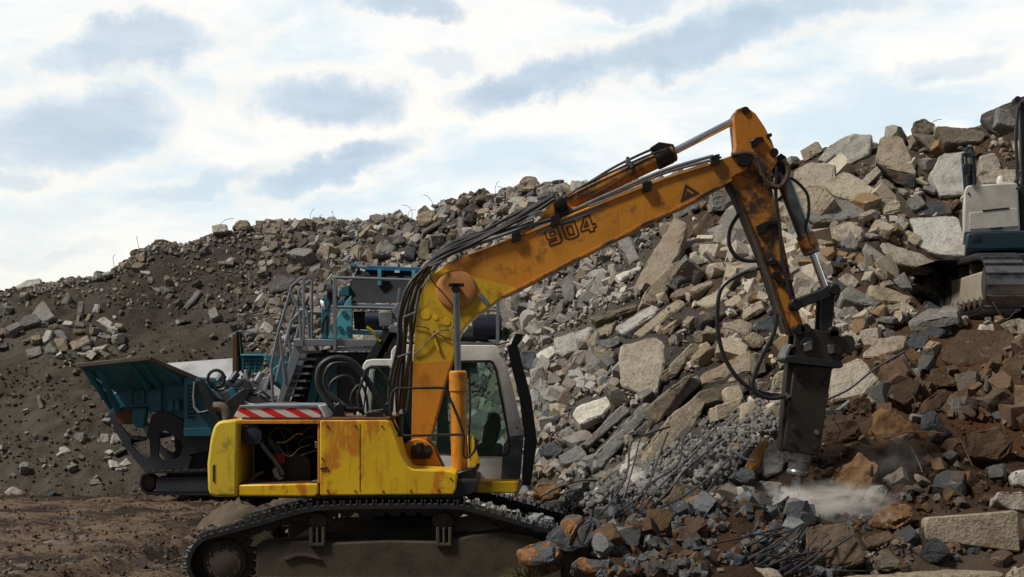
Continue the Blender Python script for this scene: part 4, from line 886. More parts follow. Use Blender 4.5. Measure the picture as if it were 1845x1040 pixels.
# ------------------------------------------------------------------ teal mobile crusher behind
KD = 31.0; KO = P(520, 0, KD); KO.z = 0
M_TEAL = simple('teal paint', (.018, .14, .19), .45, 0, .7, 1.1, (.025, .03, .032))
M_TEALL = simple('pale teal paint', (.09, .38, .48), .5, 0, .4, 2, (.10, .16, .18))
M_NAVY = simple('dark chassis paint', (.030, .034, .048), .6, .1, .6, 1.3, (.055, .045, .04))
M_GALV = simple('galvanised steel', (.25, .27, .30), .4, .5, .45, 2.5, (.15, .15, .15))
M_RIMR = simple('rusty worn rim', (.16, .125, .10), .7, .3, .6, 2)
M_RUB = simple('conveyor rubber', (.008, .010, .014), .8, 0, .5, 1.2, (.06, .065, .07))
M_PALEM = simple('bare sheet metal', (.42, .42, .42), .45, .4, .5, 1.5)
M_TARP = simple('green tarpaulin', (.03, .085, .065), .8, 0, .5, 3)
CR = thing('crusher', 'teal mobile stone crusher on tracks with hopper, stairs and conveyor', 'crusher', KO)
K0, K1 = KD, KD+2.7
def kp(a, b, dy=0.0): return P(a, b, KD)+Vector((0, dy, 0))
# tracks
for y in (K0-.05, K1-.45):
    tp = [V2([p], KD)[0] for p in ((252, 868), (256, 856), (268, 850), (300, 848), (400, 846), (520, 846), (535, 850), (543, 866), (538, 884), (524, 891), (400, 892), (280, 892), (262, 888), (254, 880))]
    track_loop(MB(), smooth_path(tp, 5), y, y+.5, .17, .03, .05, 1).build('track_chain', [M_TRACK, M_BLACK], CR)  # black sides and inside stand for shade here as well
    MB().prism([(280, 888), (280, 862), (284, 859), (505, 858), (508, 888)], KD, y+.06, y+.44).build('track_frame', M_NAVY, CR, .03)
    for cx in (264, 528): MB()._lathe(kp(cx, 870, y-KD+.08), Vector((0, 1, 0)), [(0, .06), (.02, .16), (.1, .2), (.3, .2), (.34, .1)], 22).build('track_wheel', M_DIRTY, CR)
# chassis side plates with cut-outs
CH = [(192, 744), (206, 743), (212, 766), (236, 792), (258, 795), (270, 748), (286, 741), (300, 742), (330, 760), (352, 772), (550, 775), (560, 852), (360, 852), (330, 850), (322, 847), (262, 852), (250, 842), (222, 806), (202, 775)]
H1 = [(231, 785), (262, 788), (266, 794), (267, 822), (262, 826), (243, 815), (232, 800)]
H2 = [(282, 824), (284, 782), (291, 776), (299, 778), (324, 797), (327, 806), (321, 824), (314, 829), (288, 829)]
H3 = [(336, 848), (340, 830), (350, 818), (372, 813), (400, 813), (412, 848)]
for y in (K0+.15, K1-.25): MB().prism(CH, KD, y, y+.10, [H1, H2, H3]).build('chassis_plate', M_NAVY, CR, .02)
MB().prism([(262, 846), (360, 846), (560, 840), (560, 800), (372, 806), (345, 812), (330, 842)], KD, K0+.26, K1-.26).build('chassis_core', M_INT, CR)
MB().prism([(208, 744), (255, 735), (255, 765), (212, 765)], KD, K0+.06, K0+.4).build('bumper_box', M_RUSTY, CR, .02)
MB().prism([(238, 738), (262, 736), (258, 770), (246, 772), (236, 762)], KD, K0+.02, K0+.3).build('tow_lug', M_TEAL, CR, .02)
# hopper
MB().prism([(192, 744), (192, 712), (205, 706), (340, 690), (392, 688), (392, 772), (270, 742)], KD, K0+.22, K1-.1).build('hopper_body', M_TEAL, CR, .02)
def sheet(mb, a, b, c_, d_, t=.05):
    a, b, c_, d_ = map(Vector, (a, b, c_, d_)); n = (b-a).cross(d_-a).normalized()*t
    mb.add([a, b, c_, d_, a+n, b+n, c_+n, d_+n], [(0, 1, 2, 3), (7, 6, 5, 4), (0, 4, 5, 1), (1, 5, 6, 2), (2, 6, 7, 3), (3, 7, 4, 0)]); return mb
rA, rB, rC = kp(152, 659, -.45), kp(277, 646, -.45), kp(366, 688, .1)
bA, bB = kp(205, 708, .22), kp(345, 692, .22)
mm = MB(); sheet(mm, bA, bB, rB, rA, -.05); mm.build('hopper_wing', M_TEAL, CR, .006)
mm = MB(); sheet(mm, bB, rC, rB, rB+Vector((0, .01, 0)), -.05); mm.build('hopper_wing', M_TEAL, CR, .006)
mm = MB(); sheet(mm, kp(195, 712, .22), kp(195, 712, 2.6), kp(150, 659, 3.0), kp(150, 659, -.45), .05); mm.build('hopper_wing', M_TEAL, CR, .006)
mm = MB(); sheet(mm, kp(205, 708, 2.6), kp(400, 684, 2.6), kp(420, 640, 3.2), kp(152, 660, 3.2), .05); mm.build('hopper_wing', M_PALEM, CR, .006)
MB().bar(rA+Vector((-.03, 0, 0)), rB, .10, .09).build('hopper_rim', M_RIMR, CR, .01)
MB().bar(rB, rC, .12, .09).build('hopper_rim', M_RIMR, CR, .01)
MB().bar(rA, kp(150, 659, 3.0), .10, .09).build('hopper_rim', M_RIMR, CR, .01)
for ba, to in (((210, 740), (186, 664)), ((268, 702), (246, 655)), ((287, 700), (268, 654)), ((330, 690), (292, 654)), ((200, 735), (165, 668))):
    MB().bar(kp(ba[0], ba[1], .10), kp(to[0], to[1], -.36), .05, .14).build('wing_rib', M_TEAL, CR, .008)
for a in (230, 252, 274): MB().prism([(a, 702), (a+4, 702), (a+4, 734), (a, 734)], KD, K0+.16, K0+.23).build('body_rib', M_TEAL, CR, .006)
MB().prism([(266, 704), (288, 700), (288, 741), (266, 744)], KD, K0+.10, K0+.24).build('hinge_post', M_TEAL, CR, .012)
MB().prism([(205, 733), (266, 729), (266, 732), (205, 736)], KD, K0+.12, K0+.24).build('body_ledge', M_TEAL, CR, .005)
MB().prism([(345, 765), (350, 745), (358, 738), (360, 768)], KD, K0+.0, K0+.12).build('flap', M_NAVY, CR, .01)
for a in (306, 318): MB().cyl(kp(a, 720, .12), kp(a, 740, .12), .07, n=14).build('cylinder_guard', M_TEAL, CR)
# engine housing with louvres
eh = MB().prism([(332, 770), (332, 681), (336, 679), (360, 681), (395, 760), (410, 772), (400, 776)], KD, K0-.05, K1-.3).build('engine_housing', M_TEAL, CR, .02)
lv = MB()
for r_ in range(9):
    for c_ in range(3):
        p = kp(341+c_*5, 696+r_*7, -.055); lv.box(p, (.045, .012, .05))
lv.build('louvre', M_INT, eh)
MB().prism([(332, 771), (404, 771), (420, 778), (420, 786), (332, 786)], KD, K0-.06, K0+.4).build('skirt', M_TEAL, CR, .01)
# folded belt guard, exhaust elbow and the jumble of brackets on top
g = MB(); pts = V2([(352, 690), (350, 715), (352, 735), (360, 744), (372, 742), (392, 735)], KD); g.strip(pts, [(x+.03, z+.03) for x, z in pts], K0-.2, K0+.9, False); g.build('belt_guard', M_PALEM, CR, .004)
MB().prism([(356, 686), (366, 684), (394, 728), (410, 760), (395, 762), (380, 742)], KD, K0-.22, K0-.1).build('guard_edge', M_BLACK, CR, .01)
MB().prism([(392, 736), (440, 700), (455, 700), (420, 760), (400, 762)], KD, K0-.1, K0+.5).build('hood_flap', M_BLACK, CR, .01)
h = MB(); hose(h, [kp(390, 733, -.3), kp(405, 734, -.3), kp(413, 745, -.3), kp(415, 765, -.3)], .11, 12); h.build('exhaust_pipe', M_RIMR, CR)
MB().prism([(374, 706), (382, 700), (480, 716), (500, 726), (470, 735), (374, 716)], KD, K0+.2, K0+1.4).build('walkway_plate', M_GALV, CR, .01)
MB().prism([(420, 690), (470, 676), (500, 700), (490, 722), (440, 712)], KD, K0+1.5, K0+1.56).build('sheet_plate', M_PALEM, CR, .006)
rng = random.Random(5)
for a, b, c_, d_, r, mt in ((408, 688, 418, 672, .08, M_FILT), (430, 682, 440, 672, .07, M_FILT), (453, 690, 462, 673, .075, M_GREYP), (475, 700, 486, 678, .085, M_FILT), (425, 712, 440, 690, .06, M_GREYP), (384, 690, 392, 676, .09, M_FILT)):
    MB().cyl(kp(a, b, .5), kp(c_, d_, .6), r, n=14).build('roller_bracket', mt, CR, .006)
for pl, y, mt in (([(430, 686), (434, 666), (438, 666), (440, 690)], .4, M_PALEM), ([(468, 704), (480, 673), (484, 673), (474, 706)], .35, M_PALEM), ([(428, 684), (436, 682), (452, 706), (446, 714), (434, 704)], .3, M_NAVY), ([(408, 700), (430, 684), (434, 690), (412, 706)], .3, M_NAVY), ([(476, 690), (498, 708), (508, 720), (490, 722), (478, 706)], .9, M_WHITE)):
    MB().prism(pl, KD, K0+y, K0+y+.25).build('bracket', mt, CR, .01)
MB().prism([(414, 699), (420, 698), (436, 722), (440, 742), (426, 742), (413, 708)], KD, K0-.05, K0+.3).build('teal_arm', M_TEAL, CR, .012)
t_ = MB(); t_.tube([kp(x, y_, .2) for x, y_ in circ(386, 682, 15, 20)], .035, 8, closed=True); t_.build('hose_ring', M_HOSE, CR)
for pts in ([(378, 688), (388, 702), (402, 700), (406, 692)], [(440, 700), (455, 712), (470, 706), (484, 716), (498, 714)], [(402, 694), (420, 700), (445, 704), (460, 700)], [(466, 712), (480, 722), (496, 720)]):
    t_ = MB(); hose(t_, [kp(a, b, .15) for a, b in pts], .028, 6); t_.build('cable', M_HOSE, CR)
t_ = MB(); hose(t_, [kp(430, 715, -.05), kp(450, 728, -.05), kp(475, 730, -.05)], .025); t_.build('white_strap', M_WHITE, CR)
# louvred guard, pale chute, tarpaulin post and thin rails
gd = MB()
for r_ in range(5): gd.bar(kp(424, 639+r_*7, .9), kp(464-r_*2, 639+r_*7, .9), .03, .10)
for c_ in range(4): gd.bar(kp(424+c_*13, 638, .9), kp(424+c_*11, 668, .9), .035, .06)
gd.build('side_guard', M_TEAL, CR)
MB().prism([(421, 637), (466, 637), (466, 640), (421, 640)], KD, K0+.8, K0+1.0).build('guard_rail', M_TEALL, CR, .006)
MB().prism([(466, 639), (500, 668), (503, 690), (488, 682), (478, 668)], KD, K0+.7, K0+.8).build('chute_side', M_TEAL, CR, .01)
sheet(MB(), kp(466, 639, .7), kp(520, 639, 2.2), kp(520, 676, 2.2), kp(496, 668, .7), .04).build('chute', M_TEALL, CR, .006)
MB().bar(kp(401, 598, 1.4), kp(401, 672, 1.4), .10).build('tarp_post', M_RUSTY, CR, .008)
tm = MB(); rows = []
for i in range(9):
    t = i/8; rows.append([kp(403+j*(1.1+1.2*t), 594+t*(76+3*math.sin(j*1.3)), 1.38+.05*math.sin(j*1.9+t)) for j in range(9)])
vs = [p for r_ in rows for p in r_]; fs = [(i*9+j, i*9+j+1, (i+1)*9+j+1, (i+1)*9+j) for i in range(8) for j in range(8)]
n_ = len(vs); vs2 = vs+[v+Vector((0, .03, 0)) for v in vs]; fs2 = fs+[tuple(k+n_ for k in reversed(f)) for f in fs]
tm.add(vs2, fs2); tm.build('tarpaulin', M_TARP, CR, 0, 60)
MB().bar(kp(404, 593, 1.4), kp(474, 598, 1.4), .035).build('tarp_rail', M_GALV, CR)
for a, b, c_, d_ in ((474, 596, 476, 640), (476, 622, 526, 615), (472, 622, 472, 640), (505, 618, 506, 640), (524, 615, 524, 638)): MB().bar(kp(a, b, 2.0), kp(c_, d_, 2.0), .035).build('rear_rail', M_RIMR, CR)
MB().prism([(484, 664), (500, 652), (524, 650), (520, 690), (500, 702), (486, 694)], KD, K0+.5, K0+1.4).build('teal_cowl', M_TEAL, CR, .03)
MB().prism([(596, 548), (612, 536), (634, 534), (634, 548)], KD, K0+.3, K0+1.2).build('head_cowl', M_TEAL, CR, .03)
MB().prism([(560, 640), (600, 640), (600, 742), (540, 742)], KD, K0+.75, K0+.88).build('side_cowl', M_TEAL, CR, .02)
# stairs and railing
sy0, sy1 = K0-.1, K0+.75
for y in (sy0, sy1): MB().prism([(531, 622), (540, 612), (545, 615), (545, 632), (508, 732), (500, 738), (499, 730)], KD, y, y+.06).build('stair_stringer', M_GALV, CR, .006)
for k in range(8):
    t = k/7; x, y_ = 544-t*40, 634+t*92
    MB().box((kp(x, y_).x+.18, (sy0+sy1)/2+.03, kp(x, y_).z), (.36, sy1-sy0-.06, .05)).build('stair_tread', M_GREYP, CR, .006)
bk = MB(); bk.prism([(545, 632), (582, 628), (560, 735), (508, 738)], KD, sy1+.1, sy1+.16); bk.build('stair_back', M_INT, CR)
MB().prism([(581, 628), (583, 628), (562, 734), (558, 734)], KD, sy1+.0, sy1+.3).build('stair_edge', M_TEAL, CR, .006)
for y in (sy0, sy1):
    for pts in ([(544, 614), (540, 560), (524, 525), (526, 516), (545, 501), (548, 502), (548, 612)], [(540, 560), (548, 558)], [(524, 528), (503, 597), (490, 660), (494, 740)], [(545, 560), (526, 580), (498, 688)], [(505, 600), (515, 690)]):
        t_ = MB(); t_.tube([kp(a+(y-sy0)*6, b, y-KD) for a, b in pts], .032, 7); t_.build('stair_rail', M_GALV if y == sy0 else M_GREYP, CR)
pf = MB().prism([(531, 611), (690, 613), (690, 625), (531, 623)], KD, K0-.12, K0-.02).build('platform_edge', M_GALV, CR, .01)
MB().prism([(604, 625), (690, 626), (690, 633), (604, 633)], KD, K0-.10, K0-.03).build('platform_sill', M_GALV, CR, .006)
MB().prism([(545, 614), (900, 617), (900, 621), (545, 618)], KD, K0, K0+1.2).build('platform_floor', M_GREYP, CR)
MB().prism([(531, 612), (548, 613), (548, 625), (531, 624)], KD, K0-.16, K0-.125).build('platform_bracket', M_GALV, CR, .006)
for a in (605, 897): MB().bar(kp(a, 500, -.16), kp(a, 632, -.16), .075).build('rail_post', M_GALV, CR, .008)
MB().cyl(kp(600, 501, -.16), kp(897, 511, -.16), .035).build('top_rail', M_GALV, CR); MB().cyl(kp(604, 554, -.16), kp(897, 560, -.16), .032).build('mid_rail', M_GALV, CR)
# conveyor head with rubber guard
rb = MB(); pts = V2([(604, 552), (618, 520), (630, 498), (640, 481)], KD); 
vs = [kp(640, 481, .5), kp(775, 486, .5), kp(775, 520, .3), kp(775, 545, .2), kp(618, 545, .2), kp(624, 520, .3), kp(632, 498, .45)]
rb.add(vs+[v+Vector((0, .06, 0)) for v in vs], [tuple(range(7)), tuple(range(13, 6, -1))]+[(i, (i+1) % 7, (i+1) % 7+7, i+7) for i in range(7)]); rb.build('rubber_guard', M_RUB, CR, 0)
MB().prism([(632, 546), (770, 550), (770, 560), (632, 556)], KD, K0+.12, K0+.3).build('guard_lip', M_GREYP, CR, .01)
MB().prism([(634, 560), (690, 562), (688, 595), (636, 592)], KD, K0+.25, K0+.32).build('lower_flap', M_RUB, CR, .01)
MB().prism([(634, 594), (700, 597), (700, 604), (634, 602)], KD, K0+.2, K0+.34).build('flap_bar', M_TEALL, CR, .008)
MB().prism([(656, 475), (762, 480), (762, 487), (656, 484)], KD, K0+.42, K0+.54).build('head_bar', simple('blue paint', (.03, .17, .30), .4, 0, .3), CR, .01)
MB().cyl(kp(628, 477, .5), kp(800, 486, .5), .045).build('head_shaft', M_GALV, CR); MB().cyl(kp(628, 477, .5), kp(636, 477.5, .5), .085).build('shaft_end', M_TEAL, CR)
for a, b in ((682, 487), (744, 489)): MB().prism([(a-3, b-3), (a+3, b-3), (a+3, b+26), (a-3, b+26)], KD, K0+.22, K0+.45).build('guard_strap', M_TEALL, CR, .006)
for a, b, w in ((650, 484, 5), (713, 487, 5)): MB().box(kp(a, b, .40), (w*.022, .05, .045), (0, .3 if a < 660 else 0, 0)).build('sticker', M_WHITE, CR)
# drive side
MB().prism([(576, 534), (584, 534), (590, 540), (588, 610), (575, 610)], KD, K0+.3, K0+.6).build('drive_arm', M_TEAL, CR, .015)
MB().prism([(612, 515), (627, 513), (627, 532), (612, 532)], KD, K0+.2, K0+.6).build('gear_box', M_TEAL, CR, .015)
MB().prism([(590, 610), (604, 575), (622, 545), (632, 532), (634, 560), (634, 610)], KD, K0+.05, K0+.2).build('head_frame', M_TEALL, CR, .012)
for a, b in ((598, 592), (620, 565), (612, 592), (628, 592), (628, 600)): MB().cyl(kp(a, b, .02), kp(a, b, .07), .06, n=10).build('frame_bolt', M_TEAL, CR)
MB().cyl(kp(586, 523, .4), kp(603, 523, .4), .15, n=18).build('motor', M_FILT, CR, .01)
MB().cyl(kp(576, 550, .4), kp(582, 548, .4), .14, n=16).build('end_cap', M_WHITE, CR, .01)
MB().prism([(586, 532), (606, 532), (606, 546), (590, 546)], KD, K0+.3, K0+.5).build('motor_mount', M_BLACK, CR, .01)
for pts in ([(578, 600), (580, 580), (588, 570), (586, 604)], [(590, 540), (588, 530), (592, 545), (588, 556)]):
    t_ = MB(); hose(t_, [kp(a, b, .2) for a, b in pts], .03, 6); t_.build('cable', M_HOSE, CR)
MB().cyl(kp(660, 575, -.1), kp(686, 575, -.1), .17, n=18).build('motor', M_FILT, CR, .02)
MB().prism([(684, 563), (709, 563), (709, 590), (686, 590)], KD, K0-.3, K0+.1).build('motor_gear', M_GREYP, CR, .02)
MB().prism([(708, 560), (718, 546), (722, 548), (720, 578), (712, 582)], KD, K0-.2, K0).build('lever_base', M_GREYP, CR, .01)
MB().bar(kp(717, 548, -.15), kp(721, 520, -.15), .05).build('lever', M_GALV, CR, .005)
t_ = MB(); hose(t_, [kp(663, 590, -.3), kp(676, 600, -.32), kp(683, 612, -.3), kp(688, 616, -.3)], [.03]*25, 7); t_.build('yellow_sling', simple('yellow sling', (.42, .30, .02), .7), CR)
for a, b, c_, d_ in ((706, 595, 672, 655), (718, 600, 688, 655)): MB().bar(kp(a, b, -.2), kp(c_, d_, -.2), .12, .3).build('brace', M_BLACK, CR, .01)
MB().prism([(704, 588), (722, 588), (722, 602), (704, 600)], KD, K0-.35, K0).build('brace_head', M_GREYP, CR, .015)
# body behind and beyond the boom
MB().prism([(560, 633), (900, 633), (900, 850), (530, 850), (545, 740)], KD, K0+.9, K1-.1).build('machine_body', M_NAVY, CR, .03)
MB().lathe(kp(850, 588, .3), (1, 0, 0), [(0, .2), (.02, .28), (.62, .28), (.64, .2)], 24).build('drum', M_FILT, CR, .01)
MB().cyl(kp(880, 607, .2), kp(780, 607, .2), .1).build('cross_tube', M_BLACK, CR)
MB().cyl(kp(878, 570, -.1), kp(897, 571, -.1), .04).build('rail_stub', M_GALV, CR)

# ------------------------------------------------------------------ white excavator up on the pile
WD = 25.0
WB = P(1764, 568, WD); WE = thing('excavator', 'white excavator with dark blue base parked high on the rubble, its tracks towards us', 'excavator', WB)
yaw = R(-94.5)                                        # its long axis runs back into the pile, turned a little
ux = Vector((math.cos(yaw), math.sin(yaw), 0)); uy = Vector((-math.sin(yaw), math.cos(yaw), 0))  # ux: forward out of the pile; uy: across
M_WMAT = Matrix((ux, uy, Vector((0, 0, 1)))).transposed()
M_WPAINT = simple('dusty white paint', (.62, .61, .55), .45, 0, .5, 1.3, (.20, .17, .12)); M_BLUED = simple('dark blue paint', (.012, .035, .05), .45, 0, .4, 2.5)
M_SANDY = simple('sandy painted steel', (.36, .31, .24), .7, 0, .5, 2, (.14, .11, .08))
def w_local(mb):                                     # local x forward, y across, z up -> world
    mb.v = [tuple(WB+M_WMAT @ Vector(v)) for v in mb.v]; return mb
tp = [Vector((x, z)) for x, z in ((-1.75, .42), (-1.7, .72), (-1.5, .86), (-1.0, .94), (0, .95), (1.0, .94), (1.42, .88), (1.68, .70), (1.75, .45), (1.68, .2), (1.42, .04), (0, .0), (-1.4, .02), (-1.65, .18))]
for y in (-.30, 2.1):
    w_local(track_loop(MB(), smooth_path(tp, 6), y, y+.62, .18, .045, .05, 1)).build('track_chain', [M_STEEL, M_BLACK], WE)  # chain's sides and inside black in place of shade
    w_local(MB().prism_w([[(-1.35, .18), (-1.35, .62), (-1.2, .68), (1.15, .68), (1.25, .6), (1.25, .2)]], y+.08, y+.58)).build('track_frame', M_SANDY, WE, .03)
    for cx in (-1.38, 1.36): w_local(MB()._lathe(Vector((cx, y+.06, .46)), Vector((0, 1, 0)), [(0, .1), (.02, .3), (.1, .36), (.4, .36), (.5, .3), (.54, .1)], 24)).build('idler', M_DIRTY, WE)
    for cx in (-.6, .2): w_local(MB().box((cx, y+.3, .78), (.12, .4, .2))).build('carrier_roller', M_DIRTY, WE, .02)
    for k in range(6): w_local(MB()._lathe(Vector((-1.0+k*.4, y+.06, .17)), Vector((0, 1, 0)), [(0, .05), (.02, .1), (.48, .1), (.5, .05)], 14)).build('track_roller', M_DIRTY, WE)
w_local(MB().box((0, 1.2, .75), (1.6, 1.9, .5))).build('carbody', M_BLUED, WE, .03)
# upper body faces the camera
def wb(px, py, dy=0.0): return P(px, py, WD-.2)+Vector((0, dy, 0))
def wprism(pl, y0, y1):                              # the body runs straight back into the pile, in line with the tracks
    m = MB().prism(pl, WD-.2, WD-.2+y0, WD-.2+y1); m.v = [(x+(y-(WD-.2))*.30, y, z) for x, y, z in m.v]; return m
bd_ = wprism([(1737, 420), (1737, 346), (1740, 338), (1744, 334), (1830, 329), (1834, 333), (1838, 410), (1838, 418)], 0, 2.2).build('engine_body', M_WPAINT, WE, .03)
wprism([(1747, 414), (1747, 384), (1833, 375), (1836, 408)], -.02, .0).build('access_door', M_WPAINT, bd_, .008)
wprism([(1770, 379), (1818, 374), (1818, 376), (1770, 381)], -.03, -.0).build('door_gap', M_INT, bd_, .002)
for a, b in ((1745, 349), (1832, 340)): MB().cyl(wb(a, b, -.015), wb(a, b, .01), .02, n=8).build('rivet', M_BLACK, bd_)
wprism([(1785, 411), (1807, 409), (1807, 413), (1785, 414)], -.035, -.015).build('handle', M_INT, bd_, .002)
wprism([(1836, 333), (1862, 331), (1870, 412), (1840, 414)], .1, 2.0).build('body_side', M_BLACK, WE, .02)
wprism([(1741, 450), (1741, 421), (1760, 418), (1990, 410), (1990, 448), (1760, 452)], -.05, 2.3).build('base_frame', M_BLUED, WE, .04)
wprism([(1751, 436), (1752, 426), (1767, 425), (1767, 435)], -.062, -.045).build('lamp', M_BLACK, WE, .005)
MB().prism([(1700, 466), (1990, 440), (1990, 470), (1760, 470)], WD, WD+.3, WD+2.4).build('swing_ring', M_BLACK, WE, .02)
t_ = MB(); t_.tube([wb(a, b, .05) for a, b in ((1744, 420), (1741, 345), (1736, 285), (1737, 277), (1751, 276))], .028, 8); t_.build('hand_rail', M_BLUED, WE)
t_ = MB(); t_.tube(spline([wb(a, b, .2) for a, b in ((1751, 335), (1748, 290), (1747, 270), (1751, 263), (1757, 263), (1760, 272), (1762, 300), (1764, 335))], 4), .028, 8); t_.build('hand_rail', M_BLUED, WE)
MB().bar(wb(1737, 277, .1), wb(1760, 280, .2), .05).build('rail_tie', M_BLUED, WE); MB().bar(wb(1754, 263, .2), wb(1754, 258, .2), .05).build('rail_cap', M_PALEM, WE)
wprism([(1734, 298), (1745, 294), (1748, 302), (1747, 314), (1738, 316), (1734, 308)], -.1, .1).build('mirror', M_FILT, WE, .02)
MB().lathe(wb(1817, 330, .4), (0, 0, 1), [(0, .06), (.03, .07), (.12, .07), (.17, .045), (.185, .02)], 18).build('beacon', M_WPAINT, WE)
wprism([(1800, 329), (1800, 324), (1840, 322), (1840, 328)], .3, .6).build('vent_box', M_WPAINT, WE, .01)
t_ = MB(); hose(t_, [wb(1830, 330, .1), wb(1838, 320, .1), wb(1842, 308, .1)], .02); t_.build('cable', M_HOSE, WE)
wprism([(1838, 190), (1842, 176), (1862, 176), (1866, 420), (1845, 420)], .3, .7).build('boom', M_BLACK, WE, .02)
MB().cyl(wb(1842, 174, .22), wb(1846, 174, .5), .055).build('boom_pin', M_BLACK, WE, .01)
t_ = MB(); hose(t_, [wb(1842, 190, .2), wb(1838, 240, .2), wb(1840, 300, .2), wb(1840, 330, .2)], .03); t_.build('boom_hose', M_HOSE, WE)
